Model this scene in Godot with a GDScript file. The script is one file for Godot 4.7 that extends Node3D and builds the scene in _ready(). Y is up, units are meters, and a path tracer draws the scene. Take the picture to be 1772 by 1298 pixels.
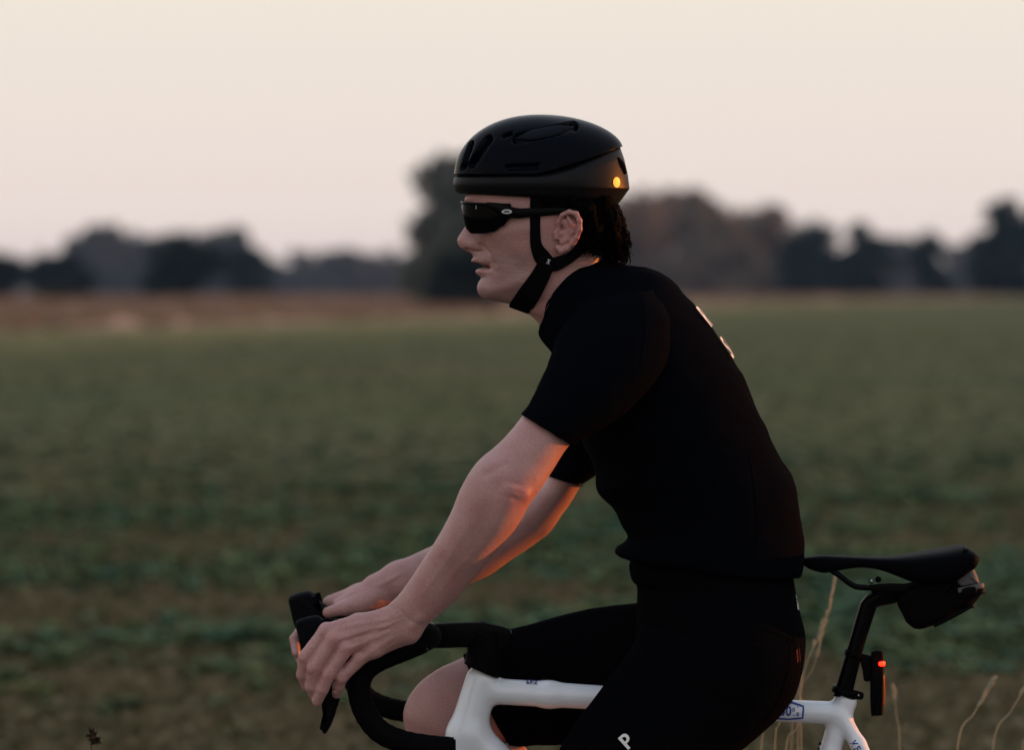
extends Node3D
# A cyclist in black riding past a field at dusk, seen side-on through a long lens.
# Metres, y up. The rider's mid plane is z = 0; the camera stands 5 m to the rider's left.

const FOCAL := 5750.0      # focal length of the reference picture in its own pixels
const PPM := 1150.0        # its pixels per metre in the rider's mid plane
const DIST := 5.0
const EYE := 1.40
var pitch := atan((649.0 - 492.0) / FOCAL)
var rng := RandomNumberGenerator.new()
var names := {}
var M := {}


# ------------------------------------------------------------------ mesh building
class MB:
	var v := PackedVector3Array()
	var c := PackedColorArray()
	var ix := PackedInt32Array()
	var colour := Color.WHITE

	func add(p: Vector3) -> int:
		v.append(p)
		c.append(colour)
		return v.size() - 1

	func tri(a: int, b: int, d: int) -> void:
		ix.append(a); ix.append(b); ix.append(d)

	func quad(a: int, b: int, d: int, e: int) -> void:
		tri(a, b, d)
		tri(a, d, e)

	# turns the triangles from index "from" on so that they face outwards (a closed shape)
	func orient(from: int) -> void:
		var vol := 0.0
		var mid := Vector3.ZERO
		for i in range(from, ix.size()):
			mid += v[ix[i]]
		mid /= maxf(1.0, ix.size() - from)
		for i in range(from, ix.size(), 3):
			var a := v[ix[i]] - mid
			var b := v[ix[i + 1]] - mid
			var d := v[ix[i + 2]] - mid
			vol += a.dot((d - a).cross(b - a))
		if vol < 0.0:
			for i in range(from, ix.size(), 3):
				var t := ix[i + 1]
				ix[i + 1] = ix[i + 2]
				ix[i + 2] = t

	# rings of equal length, each closed, capped with a fan at both ends
	func rings(rs: Array, cap0 := true, cap1 := true, closed := true) -> void:
		var from := ix.size()
		var n: int = rs[0].size()
		var base := v.size()
		for r in rs:
			for p in r:
				add(p)
		for i in rs.size() - 1:
			for j in (n if closed else n - 1):
				var k := (j + 1) % n
				quad(base + i * n + j, base + i * n + k, base + (i + 1) * n + k, base + (i + 1) * n + j)
		for e in 2:
			if not [cap0, cap1][e]:
				continue
			var row: int = 0 if e == 0 else rs.size() - 1
			var m := Vector3.ZERO
			for p in rs[row]:
				m += p
			var o := add(m / n)
			for j in n:
				var k := (j + 1) % n
				if e == 0:
					tri(o, base + row * n + k, base + row * n + j)
				else:
					tri(o, base + row * n + j, base + row * n + k)
		if closed:
			orient(from)

	func normals() -> PackedVector3Array:
		var n := PackedVector3Array()
		n.resize(v.size())
		for i in range(0, ix.size(), 3):
			var a := v[ix[i]]
			var m := (v[ix[i + 2]] - a).cross(v[ix[i + 1]] - a)
			n[ix[i]] += m
			n[ix[i + 1]] += m
			n[ix[i + 2]] += m
		for i in n.size():
			n[i] = n[i].normalized() if n[i].length_squared() > 1e-30 else Vector3.UP
		return n

	func displace(noise: FastNoiseLite, amp: float, stretch := Vector3.ONE, from := 0) -> void:
		var n := normals()
		for i in range(from, v.size()):
			v[i] += n[i] * amp * noise.get_noise_3dv(v[i] * stretch)

	# raises (or sinks) the surface along a line, in metres
	func ridge(line: Array, radius: float, amp: float) -> void:
		var lo: Vector3 = line[0]
		var hi: Vector3 = line[0]
		for p in line:
			lo = lo.min(p)
			hi = hi.max(p)
		lo -= Vector3.ONE * radius * 2.2
		hi += Vector3.ONE * radius * 2.2
		var near := PackedInt32Array()
		for i in v.size():
			var p := v[i]
			if p.x > lo.x and p.y > lo.y and p.z > lo.z and p.x < hi.x and p.y < hi.y and p.z < hi.z:
				near.append(i)
		var n := normals()
		for i in near:
			var best := 1e9
			for k in line.size() - 1:
				var a: Vector3 = line[k]
				var ba: Vector3 = line[k + 1] - a
				var t := clampf((v[i] - a).dot(ba) / ba.length_squared(), 0.0, 1.0)
				best = minf(best, (v[i] - a - ba * t).length())
			if best < radius * 2.2:
				v[i] += n[i] * amp * exp(-best * best / (radius * radius))

	func mesh(flat := false) -> ArrayMesh:
		var arr := []
		arr.resize(Mesh.ARRAY_MAX)
		if flat:
			var fv := PackedVector3Array()
			var fn := PackedVector3Array()
			var fc := PackedColorArray()
			for i in range(0, ix.size(), 3):
				var a := v[ix[i]]
				var m := (v[ix[i + 2]] - a).cross(v[ix[i + 1]] - a)
				m = m.normalized() if m.length_squared() > 1e-30 else Vector3.UP
				for k in 3:
					fv.append(v[ix[i + k]]); fn.append(m); fc.append(c[ix[i + k]])
			arr[Mesh.ARRAY_VERTEX] = fv
			arr[Mesh.ARRAY_NORMAL] = fn
			arr[Mesh.ARRAY_COLOR] = fc
		else:
			arr[Mesh.ARRAY_VERTEX] = v
			arr[Mesh.ARRAY_NORMAL] = normals()
			arr[Mesh.ARRAY_COLOR] = c
			arr[Mesh.ARRAY_INDEX] = ix
		var m := ArrayMesh.new()
		m.add_surface_from_arrays(Mesh.PRIMITIVE_TRIANGLES, arr)
		return m


# a point of the reference picture at depth z (metres, towards the camera) as a point of the world
func W(px: float, py: float, z := 0.0) -> Vector3:
	var d := Vector3((px - 886.0) / FOCAL, -(py - 649.0) / FOCAL, -1.0).rotated(Vector3.RIGHT, -pitch)
	return Vector3(0, EYE, DIST) + d * ((DIST - z) / -d.z)


func P(px: float, py: float, zpx := 0.0) -> Vector3:
	return W(px, py, zpx / PPM)


func cat(a: Variant, b: Variant, d: Variant, e: Variant, t: float) -> Variant:
	return 0.5 * (2.0 * b + (d - a) * t + (2.0 * a - 5.0 * b + 4.0 * d - e) * t * t + (3.0 * b - a - 3.0 * d + e) * t * t * t)


# Catmull-Rom through a list of floats, Vector2 or Vector3
func curve(pts: Array, sub: int) -> Array:
	var out := []
	for i in pts.size() - 1:
		for k in sub:
			out.append(cat(pts[maxi(i - 1, 0)], pts[i], pts[i + 1], pts[mini(i + 2, pts.size() - 1)], float(k) / sub))
	out.append(pts[-1])
	return out


# a tube along points; radii are floats or Vector2(in the plane of the picture, across it)
func tube(mb: MB, path: Array, radii: Array, seg := 12, sub := 4, power := 1.0) -> void:
	var p := curve(path, sub) if sub > 1 else path
	var r2 := []
	for r in radii:
		r2.append(r if r is Vector2 else Vector2(r, r))
	if r2.size() == 1:
		r2.append(r2[0])
	var rs := []
	var last := Vector3.ZERO
	for i in p.size():
		var t: Vector3 = (p[mini(i + 1, p.size() - 1)] - p[maxi(i - 1, 0)]).normalized()
		var b: Vector3 = last if last != Vector3.ZERO else (Vector3.BACK if absf(t.z) < 0.9 else Vector3.UP)
		b = (b - t * b.dot(t)).normalized()
		last = b
		var a := t.cross(b)
		var f := float(i) / (p.size() - 1) * (r2.size() - 1)
		var k := mini(int(f), r2.size() - 2)
		var r: Vector2 = cat(r2[maxi(k - 1, 0)], r2[k], r2[k + 1], r2[mini(k + 2, r2.size() - 1)], f - k) if r2.size() > 2 else r2[0].lerp(r2[1], f)
		var ring := PackedVector3Array()
		for j in seg:
			var g := TAU * j / seg
			var cs := cos(g)
			var sn := sin(g)
			ring.append(p[i] + a * r.x * signf(cs) * pow(absf(cs), power) + b * r.y * signf(sn) * pow(absf(sn), power))
		rs.append(ring)
	mb.rings(rs)


# stations [front px, front py, back px, back py, z px, half depth px] -> sections swept from one to the next
func stations(list: Array, sub: int) -> Array:
	var cs := []
	var ax := []
	var hw := []
	for s in list:
		var f := P(s[0], s[1], s[4])
		var b := P(s[2], s[3], s[4])
		cs.append((f + b) / 2)
		ax.append((f - b) / 2)
		hw.append(s[5] / PPM)
	return [curve(cs, sub), curve(ax, sub), curve(hw, sub)]


func sweep(mb: MB, st: Array, seg := 32, power := 1.0, cap0 := true, cap1 := true, bow := []) -> void:
	var rs := []
	for i in st[0].size():
		var ring := PackedVector3Array()
		for j in seg:
			var g := TAU * j / seg
			var cs := cos(g)
			var sn := sin(g)
			ring.append(st[0][i] + st[1][i] * signf(cs) * pow(absf(cs), power) + Vector3.BACK * st[2][i] * signf(sn) * pow(absf(sn), power) + (bow[i] * sn * sn if i < bow.size() else Vector3.ZERO))
		rs.append(ring)
	mb.rings(rs, cap0, cap1)


# an outline of picture points turned into a rounded solid between z0 and z1 (px), with a bevel
func plate(mb: MB, outline: Array, z0: float, z1: float, bevel: float, sub := 3) -> void:
	var closed := outline.duplicate()
	var pts := []
	for i in closed.size():
		for k in sub:
			var n := closed.size()
			pts.append(cat(closed[(i - 1 + n) % n], closed[i], closed[(i + 1) % n], closed[(i + 2) % n], float(k) / sub))
	var mid := Vector2.ZERO
	for p in pts:
		mid += p
	mid /= pts.size()
	var rs := []
	for step in [[z0, 2.2], [z0 + bevel * 0.3, 0.8], [z0 + bevel, 0.0], [z1 - bevel, 0.0], [z1 - bevel * 0.3, 0.8], [z1, 2.2]]:
		var ring := PackedVector3Array()
		for i in pts.size():
			var t: Vector2 = (pts[(i + 1) % pts.size()] - pts[i - 1]).normalized()
			var n := Vector2(-t.y, t.x)
			if n.dot(mid - pts[i]) < 0.0:
				n = -n
			var q: Vector2 = pts[i] + n * bevel * 0.4 * step[1]
			ring.append(P(q.x, q.y, step[0]))
		rs.append(ring)
	mb.rings(rs)


# joins tapered capsules [a, b, ra, rb, blend] smoothly and meshes them as surface nets
func nets(mb: MB, prims: Array, h: float) -> void:
	var lo := Vector3.INF
	var hi := -Vector3.INF
	for p in prims:
		var r: float = maxf(p[2], p[3]) + 2.5 * h
		for q in [p[0], p[1]]:
			lo = lo.min(q - Vector3.ONE * r)
			hi = hi.max(q + Vector3.ONE * r)
	var nx := int(ceil((hi.x - lo.x) / h)) + 1
	var ny := int(ceil((hi.y - lo.y) / h)) + 1
	var nz := int(ceil((hi.z - lo.z) / h)) + 1
	var f := PackedFloat32Array()
	f.resize(nx * ny * nz)
	f.fill(1.0)
	for p in prims:
		var a: Vector3 = p[0]
		var ba: Vector3 = p[1] - a
		var ra: float = p[2]
		var rb: float = p[3]
		var k: float = p[4]
		var inv := 1.0 / maxf(ba.dot(ba), 1e-9)
		var r := maxf(ra, rb) + k * 0.5 + 2.0 * h
		var l: Vector3 = ((a.min(a + ba) - Vector3.ONE * r - lo) / h).floor()
		var u: Vector3 = ((a.max(a + ba) + Vector3.ONE * r - lo) / h).ceil()
		for iz in range(maxi(0, int(l.z)), mini(nz, int(u.z) + 1)):
			for iy in range(maxi(0, int(l.y)), mini(ny, int(u.y) + 1)):
				var row := (iz * ny + iy) * nx
				for x in range(maxi(0, int(l.x)), mini(nx, int(u.x) + 1)):
					var q := Vector3(lo.x + x * h, lo.y + iy * h, lo.z + iz * h) - a
					var t := clampf(q.dot(ba) * inv, 0.0, 1.0)
					var d := (q - ba * t).length() - (ra + (rb - ra) * t)
					var o := f[row + x]
					var e := k - absf(o - d)
					f[row + x] = minf(o, d) - (e * e / (4.0 * k) if e > 0.0 else 0.0)
	var from := mb.ix.size()
	var at := PackedInt32Array()
	at.resize(nx * ny * nz)
	at.fill(-1)
	var sy := nx
	var sz := nx * ny
	var off := [0, 1, sy, sy + 1, sz, sz + 1, sz + sy, sz + sy + 1]
	var corner := [Vector3(0, 0, 0), Vector3(1, 0, 0), Vector3(0, 1, 0), Vector3(1, 1, 0), Vector3(0, 0, 1), Vector3(1, 0, 1), Vector3(0, 1, 1), Vector3(1, 1, 1)]
	var edges := [[0, 1], [2, 3], [4, 5], [6, 7], [0, 2], [1, 3], [4, 6], [5, 7], [0, 4], [1, 5], [2, 6], [3, 7]]
	for iz in nz - 1:
		for iy in ny - 1:
			var row := (iz * ny + iy) * nx
			for x in nx - 1:
				var i := row + x
				var s := int(f[i] < 0.0) + int(f[i + 1] < 0.0) + int(f[i + sy] < 0.0) + int(f[i + sy + 1] < 0.0) + int(f[i + sz] < 0.0) + int(f[i + sz + 1] < 0.0) + int(f[i + sz + sy] < 0.0) + int(f[i + sz + sy + 1] < 0.0)
				if s == 0 or s == 8:
					continue
				var sum := Vector3.ZERO
				var n := 0
				for e in edges:
					var fa: float = f[i + off[e[0]]]
					var fb: float = f[i + off[e[1]]]
					if (fa < 0.0) != (fb < 0.0):
						sum += (corner[e[0]] as Vector3).lerp(corner[e[1]], fa / (fa - fb))
						n += 1
				at[i] = mb.add(lo + (Vector3(x, iy, iz) + sum / n) * h)
	for iz in range(1, nz - 1):
		for iy in range(1, ny - 1):
			for x in range(1, nx - 1):
				var i := (iz * ny + iy) * nx + x
				if at[i] < 0:
					continue
				var inside := f[i] < 0.0
				if inside != (f[i + 1] < 0.0) and at[i - sy] >= 0 and at[i - sz] >= 0 and at[i - sy - sz] >= 0:
					if inside: mb.quad(at[i], at[i - sz], at[i - sy - sz], at[i - sy])
					else: mb.quad(at[i], at[i - sy], at[i - sy - sz], at[i - sz])
				if inside != (f[i + sy] < 0.0) and at[i - 1] >= 0 and at[i - sz] >= 0 and at[i - 1 - sz] >= 0:
					if inside: mb.quad(at[i], at[i - 1], at[i - 1 - sz], at[i - sz])
					else: mb.quad(at[i], at[i - sz], at[i - 1 - sz], at[i - 1])
				if inside != (f[i + sz] < 0.0) and at[i - 1] >= 0 and at[i - sy] >= 0 and at[i - 1 - sy] >= 0:
					if inside: mb.quad(at[i], at[i - sy], at[i - 1 - sy], at[i - 1])
					else: mb.quad(at[i], at[i - 1], at[i - 1 - sy], at[i - sy])
	mb.orient(from)


# a chain of capsules through picture points [px, py, z px, radius px]
func chain(list: Array, k: float) -> Array:
	var out := []
	for i in list.size() - 1:
		var a = list[i]
		var b = list[i + 1]
		var pa := P(a[0], a[1], a[2])
		var pb := P(b[0], b[1], b[2])
		out.append([pa, pb, a[3] / PPM, b[3] / PPM, k / PPM])
	return out


# ------------------------------------------------------------------ objects
func numbered(called: String) -> String:
	var n: int = names.get(called, 0)
	names[called] = n + 1
	return called if n == 0 else "%s_%03d" % [called, n]


func tag(o: Node, label: String, category: String, group := "") -> Node:
	o.set_meta("label", label)
	o.set_meta("category", category)
	if group:
		o.set_meta("group", group)
	return o


func thing(called: String, label: String, category: String, group := "") -> Node3D:
	var o := Node3D.new()
	o.name = numbered(called)
	add_child(o)
	tag(o, label, category, group)
	return o


# one named mesh; its points are given in the world, so a part is set back by where its parent stands
func obj(called: String, shape: Variant, mat: Material, parent: Node = self, flat := false) -> MeshInstance3D:
	var o := MeshInstance3D.new()
	o.name = numbered(called) if parent == self else called
	o.mesh = shape.mesh(flat) if shape is MB else shape
	o.material_override = mat
	parent.add_child(o, true)
	return o


func smat(col: Color, rough: float, spec := 0.5) -> StandardMaterial3D:
	var m := StandardMaterial3D.new()
	m.albedo_color = col
	m.roughness = rough
	m.metallic_specular = spec
	return m


func lin(r: float, g: float, b: float) -> Color:
	return Color(r, g, b).linear_to_srgb()


func noise(freq: float, octaves := 3, s := 1) -> FastNoiseLite:
	var n := FastNoiseLite.new()
	n.seed = s
	n.frequency = freq
	n.fractal_octaves = octaves
	return n


func noise_tex(freq: float, size := 256, as_normal := false, strength := 2.0, s := 1) -> NoiseTexture2D:
	var t := NoiseTexture2D.new()
	t.width = size
	t.height = size
	t.seamless = true
	t.noise = noise(freq, 3, s)
	t.as_normal_map = as_normal
	t.bump_strength = strength
	return t


func weave_tex() -> ImageTexture:
	var im := Image.create(64, 64, false, Image.FORMAT_RGB8)
	for y in 64:
		for x in 64:
			var a := sin(TAU * (x + y) / 16.0) * sin(TAU * (x - y) / 16.0)
			var g := 0.5 + 0.4 * a
			im.set_pixel(x, y, Color(g, g, g))
	im.bump_map_to_normal_map(3.0)
	return ImageTexture.create_from_image(im)


func make_materials() -> void:
	var pores := noise_tex(0.12, 256, true, 1.5, 4)
	var m := smat(Color.WHITE, 0.46, 0.45)
	m.vertex_color_use_as_albedo = true
	m.normal_enabled = true
	m.normal_texture = pores
	m.normal_scale = 0.45
	m.uv1_triplanar = true
	m.uv1_scale = Vector3.ONE * 11.0
	var sk := noise_tex(0.045, 512, false, 1.0, 14)
	(sk.noise as FastNoiseLite).fractal_octaves = 5
	var ramp := Gradient.new()
	ramp.set_color(0, Color(0.87, 0.81, 0.79))
	ramp.set_color(1, Color(1.0, 1.0, 1.0))
	sk.color_ramp = ramp
	m.albedo_texture = sk
	m.subsurf_scatter_enabled = true
	m.subsurf_scatter_strength = 0.12
	M.skin = m
	var weave := weave_tex()
	m = smat(lin(0.0017, 0.0022, 0.0036), 0.92, 0.06)
	m.normal_enabled = true
	m.normal_texture = weave
	m.normal_scale = 0.5
	m.uv1_triplanar = true
	m.uv1_scale = Vector3.ONE * 60.0
	M.jersey = m
	m = m.duplicate()
	m.albedo_color = lin(0.0020, 0.0022, 0.0030)
	m.normal_scale = 0.9
	m.uv1_scale = Vector3.ONE * 42.0
	M.shorts = m
	M.hair = smat(lin(0.0010, 0.0009, 0.0010), 0.65, 0.07)
	m = smat(lin(0.0006, 0.0012, 0.0036), 0.22, 0.15)
	M.shell = m
	M.shell_low = smat(lin(0.0050, 0.0052, 0.0060), 0.42, 0.25)
	M.black_hole = smat(lin(0.003, 0.003, 0.0035), 0.9, 0.1)
	M.vent_mesh = smat(lin(0.012, 0.015, 0.024), 0.8, 0.2)
	M.strap = smat(lin(0.003, 0.003, 0.0036), 0.9, 0.08)
	M.badge = smat(lin(0.85, 0.62, 0.10), 0.35, 0.5)
	M.print_white = smat(lin(0.72, 0.70, 0.66), 0.6, 0.3)
	M.print_grey = smat(lin(0.45, 0.45, 0.46), 0.5, 0.3)
	M.print_red = smat(lin(0.05, 0.006, 0.008), 0.7, 0.2)
	M.print_blue = smat(lin(0.012, 0.045, 0.32), 0.4, 0.4)
	M.print_black = smat(lin(0.006, 0.006, 0.008), 0.5, 0.4)
	M.lens = smat(lin(0.0012, 0.0012, 0.0017), 0.07, 0.1)
	M.glasses = smat(lin(0.0018, 0.0018, 0.0022), 0.28, 0.16)
	m = smat(lin(0.74, 0.76, 0.79), 0.32, 0.5)
	m.clearcoat_enabled = true
	m.clearcoat = 0.5
	m.clearcoat_roughness = 0.12
	M.frame = m
	M.carbon = smat(lin(0.0025, 0.0025, 0.003), 0.3, 0.15)
	m = smat(lin(0.0028, 0.0028, 0.0032), 0.8, 0.1)
	m.normal_enabled = true
	m.normal_texture = noise_tex(0.2, 128, true, 3.0, 9)
	m.normal_scale = 0.4
	m.uv1_triplanar = true
	m.uv1_scale = Vector3.ONE * 20.0
	M.tape = m
	M.hood = smat(lin(0.003, 0.0032, 0.0042), 0.65, 0.15)
	M.saddle = smat(lin(0.0016, 0.0018, 0.0028), 0.55, 0.1)
	M.metal = smat(lin(0.35, 0.35, 0.36), 0.3)
	M.metal.metallic = 1.0
	M.bag = smat(lin(0.003, 0.003, 0.0035), 0.85, 0.1)
	M.bag_panel = smat(lin(0.10, 0.095, 0.095), 0.55, 0.3)
	M.plastic = smat(lin(0.0022, 0.0022, 0.0027), 0.45, 0.13)
	m = smat(lin(0.35, 0.05, 0.02), 0.2, 0.5)
	M.red_lens = m
	m = smat(lin(0.5, 0.02, 0.01), 0.3)
	m.emission_enabled = true
	m.emission = Color(1.0, 0.10, 0.03)
	m.emission_energy_multiplier = 9.0
	M.led = m
	M.tyre = smat(lin(0.02, 0.02, 0.02), 0.85, 0.2)
	M.nail = smat(lin(0.42, 0.25, 0.21), 0.35, 0.4)
	M.teeth = smat(lin(0.26, 0.23, 0.19), 0.3, 0.4)
	m = smat(lin(0.05, 0.05, 0.05), 0.95)
	M.road = m
	m = smat(Color.WHITE, 1.0, 0.0)
	m.vertex_color_use_as_albedo = true
	var gt := noise_tex(0.035, 512, false, 1.0, 23)
	var gr := Gradient.new()
	gr.set_color(0, Color(0.60, 0.66, 0.58))
	gr.add_point(0.5, Color(0.86, 0.86, 0.80))
	gr.set_color(1, Color(1.0, 0.93, 0.88))
	gt.color_ramp = gr
	m.albedo_texture = gt
	m.uv1_triplanar = true
	m.uv1_world_triplanar = true
	m.uv1_scale = Vector3(0.31, 0.31, 0.31)
	M.ground = m
	m = smat(Color.WHITE, 0.8, 0.25)
	m.vertex_color_use_as_albedo = true
	m.backlight_enabled = true
	m.backlight = Color(0.25, 0.3, 0.15)
	M.leaf = m
	M.trunk = smat(lin(0.05, 0.042, 0.035), 0.9, 0.2)
	M.stalk = smat(lin(0.36, 0.33, 0.23), 0.8, 0.2)
	M.stalk_dark = smat(lin(0.020, 0.015, 0.011), 0.85, 0.2)


# ------------------------------------------------------------------ print laid on a surface
# for a point of the picture: the depth at which a line along z first meets the mesh, from a list of near triangles
func lay(mb: MB, tris: PackedInt32Array, p: Vector3) -> float:
	var best := -1e9
	for t in tris:
		var a := mb.v[mb.ix[t]]
		var b := mb.v[mb.ix[t + 1]]
		var d := mb.v[mb.ix[t + 2]]
		var den := (b.y - d.y) * (a.x - d.x) + (d.x - b.x) * (a.y - d.y)
		if absf(den) < 1e-12:
			continue
		var u := ((b.y - d.y) * (p.x - d.x) + (d.x - b.x) * (p.y - d.y)) / den
		var w := ((d.y - a.y) * (p.x - d.x) + (a.x - d.x) * (p.y - d.y)) / den
		if u >= -0.01 and w >= -0.01 and u + w <= 1.01:
			best = maxf(best, u * a.z + w * b.z + (1.0 - u - w) * d.z)
	return best


func near_tris(mb: MB, mid: Vector3, reach: float) -> PackedInt32Array:
	var out := PackedInt32Array()
	for i in range(0, mb.ix.size(), 3):
		var q := (mb.v[mb.ix[i]] + mb.v[mb.ix[i + 1]] + mb.v[mb.ix[i + 2]]) / 3.0
		if absf(q.x - mid.x) < reach and absf(q.y - mid.y) < reach:
			out.append(i)
	return out


func text_shape(s: String, bold := 0.6) -> Array:
	var f := SystemFont.new()
	f.font_names = PackedStringArray(["Droid Sans"])
	f.font_weight = 700 if bold > 0.3 else 400
	var t := TextMesh.new()
	t.text = s
	t.font = f
	t.font_size = 64
	t.pixel_size = 1.0 / 46.0   # capitals about one unit high
	t.depth = 0.0
	t.curve_step = 1.0
	var a := t.get_mesh_arrays()
	return [a[Mesh.ARRAY_VERTEX], a[Mesh.ARRAY_INDEX]]


# letters with their middle at a picture point, laid on the mesh "on" (z px is a first guess of its depth)
func print_on(out: MB, on: MB, s: String, px: float, py: float, z: float, height: float, turn: float, squeeze := 1.0, lift := 0.0007, bold := 0.6) -> void:
	var sh := text_shape(s, bold)
	var pts := PackedVector3Array()
	for q in sh[0]:
		var r := Vector2(q.x * squeeze, -q.y).rotated(turn) * height
		pts.append(P(px + r.x, py + r.y, z))
	lay_points(out, on, pts, sh[1], lift)


func lay_points(out: MB, on: MB, pts: PackedVector3Array, ix: PackedInt32Array, lift: float) -> void:
	var mid := Vector3.ZERO
	for q in pts:
		mid += q
	mid /= pts.size()
	var reach := 0.03
	for q in pts:
		reach = maxf(reach, (q - mid).length() + 0.012)
	var tris := near_tris(on, mid, reach)
	var base := out.v.size()
	for q in pts:
		var z := lay(on, tris, q)
		out.add(Vector3(q.x, q.y, (z if z > -1e8 else q.z) + lift))
	for i in range(0, ix.size(), 3):
		var a := out.v[base + ix[i]]
		var n := (out.v[base + ix[i + 2]] - a).cross(out.v[base + ix[i + 1]] - a)
		if n.z < 0.0:
			out.tri(base + ix[i], base + ix[i + 2], base + ix[i + 1])
		else:
			out.tri(base + ix[i], base + ix[i + 1], base + ix[i + 2])


# a band of given width (px) along picture points, laid on a mesh
func band_on(out: MB, on: MB, pts: Array, z: float, width: float, lift := 0.0006, closed := false) -> void:
	var q := []
	var list := pts.duplicate()
	if closed:
		list.append(pts[0])
	for i in list.size() - 1:
		for k in 4:
			q.append((list[i] as Vector2).lerp(list[i + 1], k / 4.0))
	q.append(list[-1])
	var ps := PackedVector3Array()
	var ix := PackedInt32Array()
	for i in q.size():
		var t: Vector2 = (q[mini(i + 1, q.size() - 1)] - q[maxi(i - 1, 0)]).normalized()
		var n := Vector2(-t.y, t.x) * width / 2
		ps.append(P(q[i].x + n.x, q[i].y + n.y, z))
		ps.append(P(q[i].x - n.x, q[i].y - n.y, z))
		if i:
			var b := i * 2
			ix.append_array([b - 2, b - 1, b, b, b - 1, b + 1])
	lay_points(out, on, ps, ix, lift)


# ------------------------------------------------------------------ setting
func build_light() -> void:
	var cam := Camera3D.new()
	cam.name = "camera"
	add_child(cam)
	cam.position = Vector3(0, EYE, DIST)
	cam.rotation = Vector3(-pitch, 0, 0)
	var at := CameraAttributesPhysical.new()
	at.frustum_focal_length = 12.0 / (649.0 / FOCAL)
	at.frustum_focus_distance = 4.9
	at.frustum_near = 0.05
	at.frustum_far = 4000.0
	at.exposure_aperture = 3.0
	cam.attributes = at
	cam.current = true

	var im := Image.create(1024, 512, false, Image.FORMAT_RGBF)
	var stops := [[-90.0, Vector3(0.05, 0.05, 0.045)], [-3.0, Vector3(0.10, 0.095, 0.085)], [-0.4, Vector3(0.60, 0.52, 0.48)], [0.6, Vector3(0.87, 0.738, 0.688)], [2.5, Vector3(0.87, 0.765, 0.698)],
		[5.0, Vector3(0.885, 0.805, 0.705)], [14.0, Vector3(0.83, 0.82, 0.80)], [35.0, Vector3(0.68, 0.75, 0.86)], [90.0, Vector3(0.54, 0.65, 0.86)]]
	var sun_at := Vector3(1.0, 0.036, -0.32).normalized()
	for y in 512:
		var e := 90.0 - (y + 0.5) / 512.0 * 180.0
		var col: Vector3 = stops[-1][1]
		for i in stops.size() - 1:
			if e >= stops[i][0] and e < stops[i + 1][0]:
				col = (stops[i][1] as Vector3).lerp(stops[i + 1][1], (e - stops[i][0]) / (stops[i + 1][0] - stops[i][0]))
		for x in 1024:
			var az := ((x + 0.5) / 1024.0 - 0.5) * TAU
			var dir := Vector3(sin(az) * cos(deg_to_rad(e)), sin(deg_to_rad(e)), -cos(az) * cos(deg_to_rad(e)))
			var g := exp(-pow(dir.angle_to(sun_at) / 0.24, 2.0)) * (1.0 if e > 0.0 else 0.0)
			var w := col + Vector3(0.55, 0.30, 0.10) * g
			im.set_pixel(x, y, Color(w.x, w.y, w.z))
	var sky := PanoramaSkyMaterial.new()
	sky.panorama = ImageTexture.create_from_image(im)
	var env := Environment.new()
	env.background_mode = Environment.BG_SKY
	env.sky = Sky.new()
	env.sky.sky_material = sky
	env.tonemap_mode = Environment.TONE_MAPPER_LINEAR
	env.tonemap_exposure = 1.0
	env.sdfgi_enabled = true
	env.ssao_enabled = true
	env.ssil_enabled = true
	env.fog_enabled = true
	env.fog_light_color = Color(0.74, 0.86, 1.0)
	env.fog_density = 0.00012
	var we := WorldEnvironment.new()
	we.name = "world_environment"
	we.environment = env
	add_child(we)

	var sun := DirectionalLight3D.new()
	sun.name = "sun"
	sun.light_color = Color(1.0, 0.56, 0.18)
	sun.light_energy = 1.6
	sun.light_angular_distance = 0.6
	sun.shadow_enabled = true
	add_child(sun)
	sun.look_at_from_position(sun_at * 50.0, Vector3.ZERO)


# the land falls a little beyond the field
func land(d: float) -> float:
	return -maxf(0.0, d - 350.0) * 0.0032


func strip_edge(x: float) -> float:
	return 152.0 + (x * 3.6 if x < 0.0 else minf(x, 17.6) * 5.2 + maxf(x - 17.6, 0.0) * 2.9)


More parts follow.
